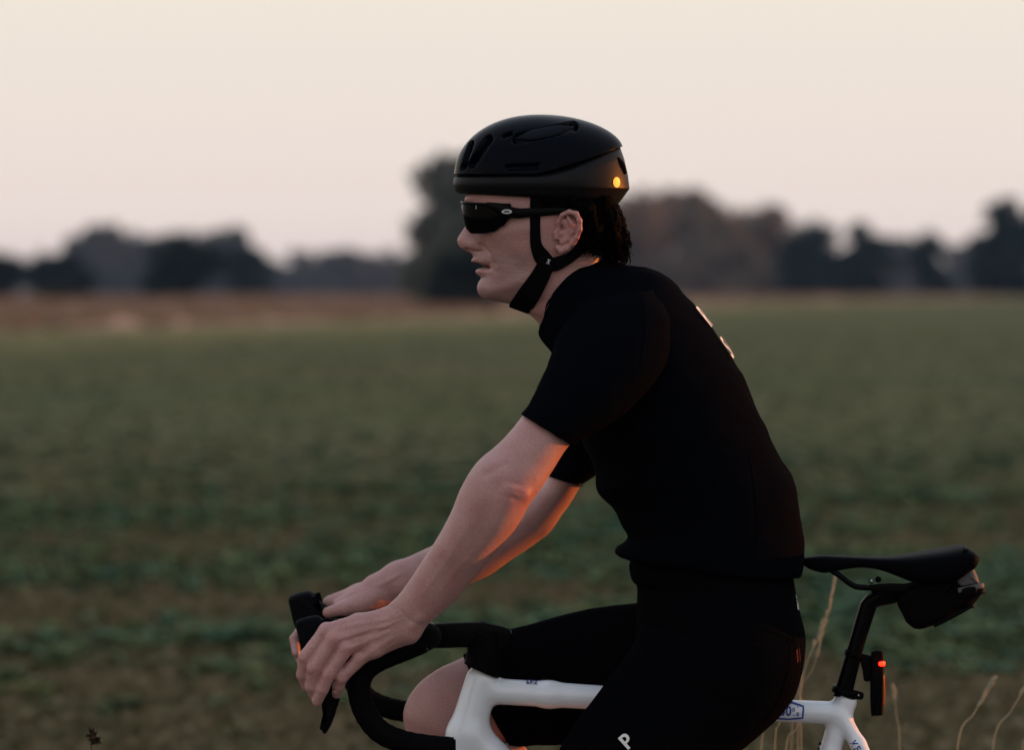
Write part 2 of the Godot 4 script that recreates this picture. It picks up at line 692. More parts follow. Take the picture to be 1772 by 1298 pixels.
func build_ground() -> void:
	var patch := noise(0.35, 3, 11)
	var broad := noise(0.05, 2, 12)
	var mb := MB.new()
	var ds := []
	var d := -30.0
	while d < 8.0:
		ds.append(d)
		d += 4.0
	d = 8.0
	while d < 1400.0:
		ds.append(d)
		d *= 1.022
	var nx := 150
	var fine := noise(2.2, 2, 13)
	for q in ds:
		for i in nx + 1:
			var u := i * 2.0 / nx - 1.0
			var x: float = (u * 0.35 + u * u * u * 0.65) * (30.0 + maxf(q, 0.0) * 0.36)
			var g := 0.5 + 0.5 * patch.get_noise_2d(x * 0.4, q) + 0.25 * broad.get_noise_2d(x * 0.5, q)
			# bare earth and low green cover in patches, a strip of pale stubble beside the dry grass
			var soil := Vector3(0.190, 0.163, 0.112).lerp(Vector3(0.118, 0.132, 0.072), clampf(0.30 + 0.9 * g, 0, 1))
			var stubble := smoothstep(-62.0, -22.0, q - strip_edge(x) + 8.0 * broad.get_noise_2d(x * 0.6, q))
			soil = soil.lerp(Vector3(0.232, 0.212, 0.105), stubble * 0.8)
			soil *= 1.0 + 0.28 * fine.get_noise_2d(x * 0.7, q * 0.5) * + 0.22 * patch.get_noise_2d(x * 0.3, q * 0.25)
			soil += Vector3(0.012, 0.0, -0.004) * patch.get_noise_2d(x * 0.25 + 50.0, q * 0.3)
			var red := smoothstep(-12.0, 12.0, q - strip_edge(x) + 10.0 * broad.get_noise_2d(x, q * 0.3))
			soil = soil.lerp(Vector3(0.51, 0.325, 0.24) * (1.0 + 0.3 * broad.get_noise_2d(x * 2.0, q)), red if q > 60.0 else 0.0)
			mb.colour = Color(soil.x, soil.y, soil.z)
			mb.add(Vector3(x, land(q), DIST - q))
	for j in ds.size() - 1:
		for i in nx:
			var a := j * (nx + 1) + i
			mb.quad(a, a + nx + 1, a + nx + 2, a + 1)
	var n := mb.normals()
	if n[200].y < 0.0:
		for i in range(0, mb.ix.size(), 3):
			var t := mb.ix[i + 1]
			mb.ix[i + 1] = mb.ix[i + 2]
			mb.ix[i + 2] = t
	obj("field_ground", mb, M.ground).set_meta("kind", "structure")

	var rd := MB.new()
	var pl := PackedVector3Array([Vector3(-28, 0.012, -0.9), Vector3(28, 0.012, -0.9), Vector3(28, 0.012, 3.4), Vector3(-28, 0.012, 3.4)])
	var lowp := PackedVector3Array([Vector3(-28, -0.1, -1.1), Vector3(28, -0.1, -1.1), Vector3(28, -0.1, 3.6), Vector3(-28, -0.1, 3.6)])
	rd.rings([lowp, pl])
	obj("road", rd, M.road, self, true).set_meta("kind", "structure")


func leaf(mb: MB, at: Vector3, dir: Vector3, up: Vector3, length: float, width: float, droop: float) -> void:
	var side := dir.cross(up).normalized() * width / 2
	var a := mb.add(at)
	var m := at + dir * length * 0.55
	var b := mb.add(m + side + up * 0.1 * length)
	var d := mb.add(m - side + up * 0.1 * length)
	var e := mb.add(at + dir * length - up * droop)
	mb.tri(a, b, e)
	mb.tri(a, e, d)


func scatter(called: String, shape: Variant, mat: Material, ts: Array, cols: Array) -> void:
	var mm := MultiMesh.new()
	mm.transform_format = MultiMesh.TRANSFORM_3D
	mm.use_colors = true
	mm.mesh = shape.mesh() if shape is MB else shape
	mm.instance_count = ts.size()
	for i in ts.size():
		mm.set_instance_transform(i, ts[i])
		mm.set_instance_color(i, cols[i])
	var o := MultiMeshInstance3D.new()
	o.name = called
	o.multimesh = mm
	o.material_override = mat
	add_child(o)
	o.set_meta("kind", "stuff")


func build_crop() -> void:
	rng.seed = 5
	var rosette := MB.new()
	for i in 7:
		var az := TAU * i / 7.0 + rng.randf_range(-0.3, 0.3)
		var el := rng.randf_range(0.5, 1.1)
		var dir := Vector3(cos(az) * cos(el), sin(el), sin(az) * cos(el))
		var up := Vector3(-cos(az) * sin(el), cos(el), -sin(az) * sin(el))
		leaf(rosette, Vector3.ZERO, dir, up, rng.randf_range(0.75, 1.1), rng.randf_range(0.35, 0.5), 0.15)
	var tuft := MB.new()
	for i in 11:
		var az := rng.randf() * TAU
		var el := rng.randf_range(0.5, 1.4)
		var dir := Vector3(cos(az) * cos(el), sin(el), sin(az) * cos(el))
		var up := Vector3(-cos(az) * sin(el), cos(el), -sin(az) * sin(el))
		leaf(tuft, Vector3(rng.randf_range(-0.2, 0.2), 0, rng.randf_range(-0.2, 0.2)), dir, up, rng.randf_range(0.6, 1.1), 0.07, 0.1)
	var patch := noise(0.5, 3, 21)
	var broad := noise(0.16, 2, 22)
	var tr := [[], [], []]
	var co := [[], [], []]
	for i in 126000:
		# even cover in the picture: nearer ground gets more plants for its area
		var d := 8.6 * pow(12.0, pow(rng.randf(), 0.85))
		var x := rng.randf_range(-1, 1) * (0.29 * d + 1.6)
		var g := patch.get_noise_2d(x * 0.45, d) * 0.8 + broad.get_noise_2d(x * 0.35, d) * 0.9
		var band := 0.35 * exp(-pow((d - 14.5) / 3.2, 2.0)) - 0.5 * exp(-pow((d - 23.6) / 1.0, 2.0)) - 0.35 * exp(-pow((d - 10.2) / 1.3, 2.0))
		g += band
		var sown := smoothstep(15.0, 33.0, d + 5.0 * broad.get_noise_2d(x * 0.35, d))
		var green := rng.randf() < 0.33 + 1.25 * g * (1.0 - sown) + 0.12 * sown
		if not green and rng.randf() < 0.25:
			continue
		if rng.randf() < 0.78 * sown:
			continue
		var k := 0 if green else 1
		var s := rng.randf_range(0.05, 0.11) if green else rng.randf_range(0.04, 0.10)
		if green and g > 0.25:
			s *= 1.25
		var t := Transform3D(Basis(Vector3.UP, rng.randf() * TAU).scaled(Vector3(s, s * rng.randf_range(0.6, 1.0) * lerpf(1.0, 0.5, sown), s)), Vector3(x, 0.0, DIST - d))
		var c: Vector3
		if green:
			c = Vector3(0.064, 0.122, 0.076).lerp(Vector3(0.180, 0.190, 0.080), clampf(rng.randf() * 0.9 - 0.25 * g, 0, 1))
		else:
			c = Vector3(0.37, 0.28, 0.185).lerp(Vector3(0.24, 0.225, 0.13), rng.randf())
		c *= rng.randf_range(0.8, 1.2)
		tr[k].append(t)
		co[k].append(Color(c.x, c.y, c.z))
	# dry reddish grass along the far edge of the field
	for i in 7200:
		var d := rng.randf_range(85.0, 420.0)
		var x := rng.randf_range(-1, 1) * (0.32 * d)
		if d < strip_edge(x) - 4.0:
			continue
		var s := rng.randf_range(0.35, 0.8)
		tr[2].append(Transform3D(Basis(Vector3.UP, rng.randf() * TAU).scaled(Vector3(s, s * 0.7, s)), Vector3(x, land(d), DIST - d)))
		var c := Vector3(0.48, 0.31, 0.235).lerp(Vector3(0.36, 0.27, 0.20), rng.randf())
		co[2].append(Color(c.x, c.y, c.z))
	scatter("crop_plants", rosette, M.leaf, tr[0], co[0])
	scatter("dry_stubble", tuft, M.leaf, tr[1], co[1])
	scatter("dry_grass", tuft, M.leaf, tr[2], co[2])


func crown(s: int, lobes: int, leaves: int, tall: float) -> ArrayMesh:
	rng.seed = s
	var cs := []
	for i in lobes:
		var y := rng.randf_range(0.06, 0.86)
		var w := 0.37 * sqrt(clampf(1.0 - pow((y - 0.36) / 0.60, 2.0), 0.0, 1.0))
		var az := rng.randf() * TAU
		var rr := sqrt(rng.randf()) * w
		cs.append([Vector3(cos(az) * rr, y, sin(az) * rr), rng.randf_range(0.12, 0.18), rng.randf_range(0.65, 1.3)])
	var mb := MB.new()
	var tone := noise(3.0, 2, s)
	for i in leaves:
		var l = cs[rng.randi() % lobes]
		var dir := Vector3(rng.randfn(), rng.randfn(), rng.randfn()).normalized()
		var p: Vector3 = l[0] + dir * l[1] * pow(rng.randf(), 0.45) * Vector3(1.0, tall, 1.0)
		p.y = clampf(p.y, 0.02, 1.0)
		var u := Vector3(rng.randfn(), rng.randfn(), rng.randfn()).normalized()
		var n := u.cross(dir + Vector3(0.01, 0.02, 0.03)).normalized()
		var b: float = l[2] * (0.8 + 0.4 * rng.randf()) + 0.25 * tone.get_noise_3dv(p)
		mb.colour = Color(b, b, b)
		leaf(mb, p, u, n, rng.randf_range(0.045, 0.08), rng.randf_range(0.035, 0.06), 0.0)
	return mb.mesh(true)


func build_trees() -> void:
	var crowns := []
	for i in 5:
		crowns.append(crown(100 + i, [24, 27, 30, 26, 34][i], 5200, [0.8, 0.9, 0.75, 1.0, 0.85][i]))
	var trunk := MB.new()
	tube(trunk, [Vector3(0, 0, 0), Vector3(0.005, 0.2, 0.0), Vector3(-0.01, 0.5, 0.01), Vector3(0.01, 0.8, 0)], [0.035, 0.026, 0.018, 0.006], 8, 3)
	for i in 5:
		var az := TAU * i / 5.0
		tube(trunk, [Vector3(0, 0.22 + 0.06 * i, 0), Vector3(cos(az) * 0.12, 0.34 + 0.07 * i, sin(az) * 0.12), Vector3(cos(az) * 0.24, 0.48 + 0.06 * i, sin(az) * 0.24)], [0.014, 0.009, 0.004], 6, 2)
	var tm := trunk.mesh()
	var oak := Vector3(0.036, 0.048, 0.030)      # broadleaved, deep green
	var fir := Vector3(0.016, 0.024, 0.018)      # evergreen
	var elm := Vector3(0.024, 0.038, 0.030)
	var autumn := Vector3(0.215, 0.168, 0.125)   # turning brown
	var ash := Vector3(0.078, 0.082, 0.062)
	var willow := Vector3(0.125, 0.132, 0.110)   # silvery leaves
	var yell := Vector3(0.085, 0.075, 0.030)
	# [px, base py, top py, width px, variant, colour, name, label]
	var list := [
		[-165, 512, 425, 150, 3, fir, "tree", "dark tree beyond the left edge of the picture, second one out"],
		[-60, 514, 430, 130, 0, fir, "tree", "dark tree cut off by the left edge of the picture, outermost"],
		[4, 516, 436, 84, 1, fir, "bush", "dark round bush at the left edge of the picture, before the reddish grass"],
		[105, 514, 438, 120, 2, fir, "bush", "dark green bush left of the tall hazy wood, behind a small yellowish shrub"],
		[108, 521, 492, 66, 3, yell, "shrub", "small yellowish shrub in the reddish grass on the left"],
		[138, 509, 402, 86, 4, oak, "tree", "leftmost tree of the hazy blue wood, sloping down to the dark bush"],
		[186, 509, 386, 92, 0, oak, "tree", "tallest rounded tree in the left part of the hazy blue wood"],
		[245, 509, 404, 104, 1, oak, "tree", "hazy blue tree between the tallest rounded one and the dark bushy one on the left"],
		[300, 508, 402, 96, 2, oak, "tree", "hazy blue tree rising just behind the dark bushy tree on the left"],
		[350, 508, 396, 90, 3, oak, "tree", "hazy blue tree right behind the right half of the dark bushy tree"],
		[392, 508, 390, 86, 4, oak, "tree", "pointed tree at the right shoulder of the hazy blue wood"],
		[320, 517, 410, 128, 1, fir, "tree", "darkest bushy tree standing before the hazy blue wood"],
		[432, 512, 424, 92, 0, elm, "tree", "lower dark teal tree where the left wood slopes down to the right"],
		[474, 509, 458, 70, 2, ash, "tree", "low hazy tree in the dip right of the left wood"],
		[530, 508, 430, 76, 3, ash, "tree", "hazy grey tree left of the gap, first hump of the low treeline"],
		[582, 508, 428, 84, 4, ash, "tree", "hazy grey tree making the second hump of the low treeline"],
		[634, 508, 440, 84, 0, ash, "tree", "hazy grey tree making the third hump of the low treeline"],
		[684, 508, 446, 84, 1, ash, "tree", "hazy grey tree of the low treeline nearest the tall tree behind the rider"],
		[796, 530, 264, 156, 2, willow, "tree", "tall tree rising behind the rider's face and the front of the helmet"],
		[738, 525, 384, 84, 3, willow, "tree", "lower tree leaning against the left of the tall tree behind the rider"],
		[796, 534, 428, 106, 4, fir, "bush", "dark bush at the foot of the tall tree, left of the rider's chin"],
		[1062, 510, 345, 120, 0, autumn, "tree", "brownish tree half hidden by the rider's neck and hair"],
		[1120, 510, 332, 122, 1, autumn, "tree", "brownish tree just right of the rider's hair, left of the wood's highest top"],
		[1184, 511, 326, 120, 2, autumn, "tree", "brownish tree with the highest top of the wood behind the rider's back"],
		[1248, 511, 340, 124, 3, autumn, "tree", "brownish tree above the white print on the jersey, right of the highest top"],
		[1308, 510, 350, 104, 4, autumn, "tree", "brownish tree at the right end of the brown wood"],
		[1335, 508, 420, 84, 0, ash, "tree", "low greyish tree between the brown wood and the dark teal trees"],
		[1412, 508, 384, 112, 1, elm, "tree", "left one of the two dark teal trees right of the brown wood"],
		[1372, 509, 440, 66, 2, elm, "bush", "dark teal bush at the left foot of the two dark teal trees"],
		[1500, 507, 380, 108, 3, elm, "tree", "right one of the two dark teal trees right of the brown wood"],
		[1462, 509, 425, 66, 4, elm, "bush", "dark bush filling the gap between the two dark teal trees"],
		[1560, 507, 408, 84, 0, ash, "tree", "hazy grey tree right of the two dark teal trees"],
		[1608, 507, 402, 72, 1, elm, "tree", "slim dark tree halfway between the teal trees and the big right-edge tree"],
		[1660, 507, 422, 84, 2, ash, "tree", "low hazy tree just left of the big dark tree at the right edge"],
		[1752, 508, 338, 146, 3, elm, "tree", "big dark tree at the right edge of the picture"],
		[1712, 508, 396, 80, 4, elm, "tree", "shoulder tree on the left of the big dark tree at the right edge"],
		[1850, 508, 350, 150, 0, elm, "tree", "tall dark tree beyond the right edge of the picture"],
	]
	var i := 0
	for a in list:
		var d: float = 1.4 * FOCAL / (a[1] - 492.0)
		if a[1] < 511 and (a[5] == oak or a[5] == ash): d = 1050.0 + 17.0 * (i % 5)
		elif a[5] == autumn: d = 560.0 + 14.0 * (i % 4)
		elif a[5] == elm: d = 430.0
		var foot: float = 492.0 + FOCAL * (1.4 - land(d)) / d
		var x: float = (a[0] - 886.0) / FOCAL * d
		var h: float = (foot - a[2]) / FOCAL * d
		var w: float = a[3] / FOCAL * d
		var o := thing(a[6], a[7], "bush" if a[6] != "tree" else "tree", "trees and bushes along the far edge of the field")
		o.position = Vector3(x, land(d) - 0.05, DIST - d)
		o.rotation.y = i * 1.3
		o.scale = Vector3(w / 0.74, h / 0.96, w / 0.74)
		obj("trunk", tm, M.trunk, o)
		var key := "leaf%s" % str(a[5])
		if not M.has(key):
			var m: StandardMaterial3D = M.leaf.duplicate()
			m.albedo_color = lin(a[5].x, a[5].y, a[5].z)
			M[key] = m
		obj("crown", crowns[a[4]], M[key], o)
		i += 1
	# a belt of trees right of the picture, along the field: the low sun comes past its near end to the rider but leaves the field in its shade
	var bt := []
	var bc := []
	rng.seed = 70
	var bz := -28.0
	while bz > -620.0:
		var bx := maxf(58.0, 0.168 * (DIST - bz) + 8.0) + rng.randf_range(0.0, 9.0)
		var bh := rng.randf_range(9.0, 14.0)
		bt.append(Transform3D(Basis(Vector3.UP, rng.randf() * TAU).scaled(Vector3(bh * 0.9, bh, bh * 0.9)), Vector3(bx, -0.3, bz)))
		bc.append(Color(0.03, 0.036, 0.03))
		bz -= rng.randf_range(2.6, 4.2)
	scatter("tree_belt", crowns[4], M.leaf, bt, bc)
	# the wood still farther off, which reads as one mass
	var ts := []
	var cols := []
	rng.seed = 77
	var clump := MB.new()
	for k in 60:
		var dir := Vector3(rng.randfn(), rng.randfn(), rng.randfn()).normalized()
		var u := Vector3(rng.randfn(), rng.randfn(), rng.randfn()).normalized()
		leaf(clump, dir * rng.randf_range(0.3, 1.0), u, u.cross(dir).normalized(), 0.4, 0.3, 0.0)
	for k in 3800:
		var x := rng.randf_range(-420.0, 420.0)
		var z := -rng.randf_range(1130.0, 1200.0)
		var top := 9.6 + 2.0 * sin(x * 0.11) + 1.4 * sin(x * 0.27 + 1.0)
		var s := rng.randf_range(1.6, 3.0)
		ts.append(Transform3D(Basis(Vector3.UP, rng.randf() * TAU).scaled(Vector3.ONE * s), Vector3(x, rng.randf_range(-2.5, top), z)))
		var b := rng.randf_range(0.8, 1.2)
		cols.append(Color(0.040 * b, 0.048 * b, 0.032 * b))
	scatter("distant_woodland", clump, M.leaf, ts, cols)


# a dry grass stem with a narrow seed head; points of the picture, root far below the frame
func grass(called: String, label: String, root: Vector2, tip: Vector2, z: float, head: float, mat: Material, s: int, bend := 0.0, thick := 1.0) -> void:
	rng.seed = s
	var o := thing(called, label, "grass stem", "dry grass stems on the verge behind the bicycle")
	var m := W(root.x, root.y, z)
	var b := W(tip.x, tip.y, z)
	var a := Vector3(m.x + (m.x - b.x) * 0.4, 0.0, m.z)
	var path := curve([a, m.lerp(a, 0.5) + Vector3((m.x - b.x) * -0.05, 0, 0), m, m.lerp(b, 0.55) + Vector3(bend - (b.x - m.x) * 0.06, 0, 0), b], 8)
	var st := MB.new()
	tube(st, path, [0.0010 * thick, 0.0008 * thick, 0.0004 * thick], 5, 1)
	obj("stem", st, mat, o)
	var sp := MB.new()
	var n := int(66 * head / 0.1)
	for i in n:
		var f := 1.0 - head / 0.42 * (float(i) / n)
		var k := f * (path.size() - 1)
		var p: Vector3 = path[int(k)].lerp(path[mini(int(k) + 1, path.size() - 1)], k - int(k))
		var t: Vector3 = (path[-1] - path[-4]).normalized()
		var out := Vector3(rng.randf_range(-1, 1), rng.randf_range(-0.3, 0.3), rng.randf_range(-1, 1)).normalized()
		var u := (t + out * rng.randf_range(0.10, 0.40)).normalized()
		var l := rng.randf_range(0.008, 0.018)
		tube(sp, [p, p + u * l * 0.5 + out * 0.001, p + u * l], [0.0003 * thick, 0.0009 * thick, 0.00015], 5, 1)
	obj("seed_head", sp, mat, o)


func build_verge() -> void:
	var list := [
		["tall dry grass stem with a seed head between the rider's back and the seat post", 1385, 1200, 1446, 990, -0.62, 0.16, 0.01, 1.0],
		["shorter feathery grass stem touching the back of the black shorts", 1372, 1240, 1424, 1082, -0.75, 0.09, 0.01, 0.9],
		["thin straight grass stem right of the rear light", 1556, 1300, 1546, 1196, -0.7, 0.05, 0.0, 1.1],
		["thick dry grass stem with a bushy seed head leaning right, below the saddle bag", 1655, 1300, 1716, 1180, -0.55, 0.09, 0.0, 1.5],
		["dry grass stem leaning right at the right edge of the picture", 1716, 1300, 1785, 1170, -0.6, 0.07, 0.0, 1.3],
		["straw-coloured grass stem below the top tube, left of the hexagonal sticker", 1316, 1300, 1352, 1205, -0.5, 0.03, 0.0, 1.2],
		["straw-coloured pair of grass stems below the hexagonal sticker, the left one", 1340, 1300, 1356, 1215, -0.55, 0.03, 0.0, 1.2],
		["drooping grass seed head under the top tube below the hexagonal sticker", 1358, 1310, 1384, 1222, -0.6, 0.07, 0.006, 1.1],
		["upright straw-coloured grass stem left of the seat tube", 1386, 1300, 1382, 1180, -0.5, 0.04, 0.0, 1.1],
		["orange-tinged grass stem against the underside of the shorts", 1284, 1320, 1290, 1270, -0.45, 0.03, 0.0, 1.2],
		["short grass stem at the lower right corner, right of the leaning one", 1768, 1310, 1776, 1270, -0.6, 0.04, 0.0, 1.2],
	]
	var i := 0
	for g in list:
		grass("grass_stem", g[0], Vector2(g[1], g[2]), Vector2(g[3], g[4]), g[5], g[6], M.stalk, 300 + i, g[7], g[8])
		i += 1
	# the dark dried weed at the bottom left
	rng.seed = 41
	var o := thing("dried_weed", "small dark brown dried weed top at the bottom left of the picture", "weed")
	var a := W(166, 1300, -0.3)
	a.y = 0.0
	var b := W(158, 1266, -0.3)
	var st := MB.new()
	tube(st, [a, a.lerp(b, 0.5) + Vector3(0.004, 0, 0), b], [0.0016, 0.0013, 0.0008], 5, 6)
	obj("stem", st, M.stalk_dark, o)
	var hd := MB.new()
	for k in 20:
		var p := b.lerp(W(168, 1292, -0.3), rng.randf()) + Vector3(rng.randf_range(-0.004, 0.006), 0, rng.randf_range(-0.005, 0.005))
		var u := Vector3(rng.randf_range(-1, 1), rng.randf_range(-0.6, 1), rng.randf_range(-1, 1)).normalized()
		tube(hd, [p, p + u * 0.004, p + u * 0.009], [0.001, 0.0026, 0.0006], 6, 1)
	obj("seed_head", hd, M.stalk_dark, o)


# ------------------------------------------------------------------ rider
var head_mb: MB
var jersey_mb: MB
var shorts_mb: MB
var frame_mb: MB


var mouth_in := {}


func head_rows() -> Array:
	# y, then x of ten columns from the front middle line round to the back one, then their z
	return [
		[232, 870, 870, 872, 876, 885, 900, 925, 960, 1000, 1012, 0, 9, 19, 30, 40, 48, 53, 49, 30, 0],
		[262, 830, 830, 832, 837, 847, 867, 907, 970, 1028, 1042, 0, 10, 21, 35, 50, 64, 76, 77, 45, 0],
		[300, 814, 814, 816, 822, 834, 857, 905, 975, 1040, 1054, 0, 10, 22, 38, 55, 71, 84, 85, 53, 0],
		[330, 811, 811, 813, 818, 830, 855, 905, 975, 1040, 1055, 0, 10, 22, 38, 56, 71, 83, 85, 55, 0],
		[347, 804, 804, 806, 812, 824, 851, 905, 975, 1040, 1054, 0, 9, 20, 36, 54, 70, 82, 85, 56, 0],
		[361, 809, 812, 821, 826, 833, 856, 905, 975, 1038, 1052, 0, 8, 17, 33, 50, 68, 80, 84, 56, 0],
		[376, 808.5, 813, 826, 830, 837, 860, 905, 975, 1036, 1050, 0, 8, 16, 33, 50, 68, 80, 83, 56, 0],
		[390, 806, 811, 825, 832, 840, 862, 905, 975, 1033, 1048, 0, 8, 16, 33, 50, 68, 79, 82, 55, 0],
		[402, 798.5, 805, 823, 832, 841, 863, 906, 975, 1030, 1046, 0, 9.5, 18, 31, 49, 67, 78, 80, 54, 0],
		[413, 792, 798, 819, 834, 844, 867, 907, 975, 1028, 1045, 0, 10.5, 20.5, 30, 47, 66, 77, 78, 53, 0],
		[422, 792.5, 798.5, 816, 836, 847, 869, 908, 975, 1026, 1045, 0, 10.5, 21.5, 28, 46, 64, 76, 76, 52, 0],
		[429, 797, 802, 818, 837, 849, 870, 909, 976, 1026, 1045, 0, 9, 20, 27, 45, 63, 75, 74, 51, 0],
		[434, 807, 810, 825, 838, 850, 871, 910, 977, 1027, 1046, 0, 6.5, 16, 26, 44, 62, 74, 73, 50, 0],
		[438, 815, 816.5, 824, 837, 850, 872, 911, 978, 1028, 1046, 0, 7, 16, 27, 44, 61, 73, 71, 49, 0],
		[445, 818.5, 819.5, 824, 835, 849, 873, 912, 980, 1029, 1047, 0, 7, 16, 28, 44, 60, 72, 69, 48, 0],
		[450, 815.8, 817, 823, 836, 850, 874, 914, 981, 1030, 1048, 0, 8, 16, 28, 43, 59, 71, 67, 47, 0],
		[453.3, 817, 819, 826, 839, 851, 875, 915, 982, 1030, 1048, 0, 8, 16, 27, 42, 58, 70, 66, 47, 0],
		[455.8, 834, 834.5, 838, 849, 854, 876, 916, 983, 1031, 1049, 0, 8, 13, 22.5, 40, 57, 69, 65, 46, 0],
		[462.8, 836, 836.5, 840, 850, 855, 877, 917, 984, 1032, 1050, 0, 8, 13, 22.5, 39.5, 56, 68, 64, 46, 0],
		[466, 826, 827, 832, 845, 853, 878, 918, 985, 1033, 1051, 0, 8, 15, 25, 40, 56, 67, 63, 46, 0],
		[471, 823, 824.5, 830, 842, 854, 879, 919, 986, 1034, 1052, 0, 8, 16, 26, 40, 55, 66, 62, 45, 0],
		[476, 826.5, 828, 833, 844, 856, 880, 920, 987, 1035, 1053, 0, 8, 16, 27, 40, 55, 66, 62, 45, 0],
		[481, 831, 832, 837, 846, 858, 881, 921, 988, 1036, 1054, 0, 9, 18, 29, 41, 54, 65, 61, 44, 0],
		[490, 827.5, 829.5, 835, 845, 859, 883, 922, 989, 1038, 1056, 0, 11, 21, 32, 42, 53, 64, 60, 43, 0],
		[500, 825.5, 828, 834.5, 845.5, 860, 886, 926, 990, 1041, 1059, 0, 12, 22, 32, 41, 51, 61, 58, 42, 0],
		[509, 828.5, 831.5, 838, 849, 864, 891, 931, 992, 1044, 1062, 0, 12, 21, 30, 39, 48, 57, 57, 41, 0],
		[516, 836, 839, 845, 856, 872, 899, 938, 995, 1047, 1064, 0, 10, 18, 26, 34, 43, 53, 56, 40, 0],
		[520.5, 850, 853, 859, 869, 884, 909, 945, 998, 1049, 1066, 0, 9, 16, 23, 31, 40, 51, 55, 40, 0],
		[527, 884, 886, 891, 898, 908, 927, 955, 1002, 1052, 1070, 0, 8, 15, 22, 30, 39, 50, 54, 39, 0],
		[541, 911, 913, 917, 923, 931, 945, 968, 1010, 1060, 1080, 0, 9, 17, 25, 34, 43, 52, 54, 38, 0],
		[563, 935, 937, 941, 947, 955, 968, 990, 1028, 1075, 1098, 0, 9, 18, 27, 36, 45, 54, 56, 40, 0],
		[610, 968, 970, 974, 980, 990, 1005, 1030, 1070, 1110, 1130, 0, 10, 20, 30, 40, 50, 60, 62, 44, 0],
	]


func build_head(mb: MB) -> void:
	var rows := head_rows()
	var cols := []          # per row: array of Vector3(x, y, z) in picture units
	for r in rows:
		var a := []
		for k in 10:
			a.append(Vector3(r[1 + k], r[0], r[11 + k]))
		# a mirrored neighbour on both ends keeps the middle lines smooth
		var pts := []
		for k in range(-1, 11):
			if k < 0: pts.append(Vector3(a[1].x, a[1].y, -a[1].z))
			elif k > 9: pts.append(Vector3(a[8].x, a[8].y, -a[8].z))
			else: pts.append(a[k])
		var out := []
		for k in 9:
			for s in 5:
				out.append(cat(pts[k], pts[k + 1], pts[k + 2], pts[k + 3], s / 5.0))
		out.append(a[9])
		cols.append(out)
	var half: int = cols[0].size()
	# the side columns change slowly from row to row
	for pass_ in 4:
		var old := cols.duplicate(true)
		for i in range(2, cols.size() - 2):
			for k in half:
				var w := 0.5 * smoothstep(13.0, 22.0, float(k))
				var a0: Vector3 = old[i - 1][k]
				var b0: Vector3 = old[i + 1][k]
				var t := (cols[i][k].y - a0.y) / maxf(b0.y - a0.y, 0.01) as float
				var m: Vector3 = a0.lerp(b0, t)
				cols[i][k] = (old[i][k] as Vector3).lerp(Vector3(m.x, old[i][k].y, m.z), w)
	mouth_in = {}
	var rings := []
	for i in cols.size() - 1:
		for s in 5:
			var ring := PackedVector3Array()
			var line := []
			for k in half:
				line.append(cat(cols[maxi(i - 1, 0)][k], cols[i][k], cols[i + 1][k], cols[mini(i + 2, cols.size() - 1)][k], s / 5.0))
			for k in half:
				ring.append(line[k])
			for k in range(half - 2, 0, -1):
				ring.append(Vector3(line[k].x, line[k].y, -line[k].z))
			# nostrils, the fold beside the nose, the corner of the mouth
			for k in ring.size():
				var p := ring[k]
				var zz := absf(p.z)
				if p.y > 455.2 and p.y < 463.9 and p.x > 831.0 and zz < 23.0:
					mouth_in[rings.size() * ring.size() + k] = true
				# the corner of the mouth hangs lower than its middle
				p.y += clampf((p.x - 822.0) * 0.2, 0.0, 6.0) * smoothstep(440.0, 452.0, p.y) * (1.0 - smoothstep(460.5, 464.5, p.y)) * (1.0 - smoothstep(24.0, 40.0, zz))
				var nost := Vector3(810, 432.5, 9.5).distance_to(Vector3(p.x, p.y, zz))
				if nost < 6.5:
					p.y -= 6.0 * (1.0 - nost / 6.5)
					p.x += 2.0 * (1.0 - nost / 6.5)
				var f := absf((p.x - 841.0) - (p.y - 425.0) * 0.35)
				if p.y > 415.0 and p.y < 455.0 and f < 6.0:
					p.z -= signf(p.z) * 1.6 * (1.0 - f / 6.0) * sin(PI * (p.y - 415.0) / 40.0)
				ring[k] = P(p.x, p.y, p.z)
			rings.append(ring)
	mb.rings(rings, true, true)


func build_ear(mb: MB, s: float) -> void:
	var helix := []
	for q in [[966, 398, 81], [966, 384, 84], [973, 372, 89], [985, 367, 94], [997, 370, 98], [1003, 382, 100], [1003, 397, 99], [998, 411, 96], [990, 422, 92], [981, 431, 88]]:
		helix.append([q[0], q[1], q[2] * s, 4.2])
	var prims := chain(helix, 3.0)
	prims += chain([[981, 430, 87 * s, 5.0], [972, 434, 83 * s, 5.5], [965, 428, 80 * s, 5.0]], 4.0)
	prims += chain([[983, 377, 90 * s, 3.0], [990, 388, 93 * s, 3.6], [990, 402, 92 * s, 3.8], [983, 415, 89 * s, 3.6], [973, 420, 86 * s, 3.4]], 3.0)
	prims += chain([[962, 402, 82 * s, 4.5], [963, 412, 82 * s, 4.5]], 4.0)
	# the thin shell between
	for q in [[978, 385], [990, 385], [996, 395], [985, 400], [975, 405], [990, 412], [975, 418]]:
		prims.append([P(q[0], q[1], (80 + (q[0] - 960) * 0.18) * s), P(q[0] + 3, q[1] + 6, (80 + (q[0] - 960) * 0.18) * s), 6.5 / PPM, 6.5 / PPM, 5.0 / PPM])
	nets(mb, prims, 0.0014)


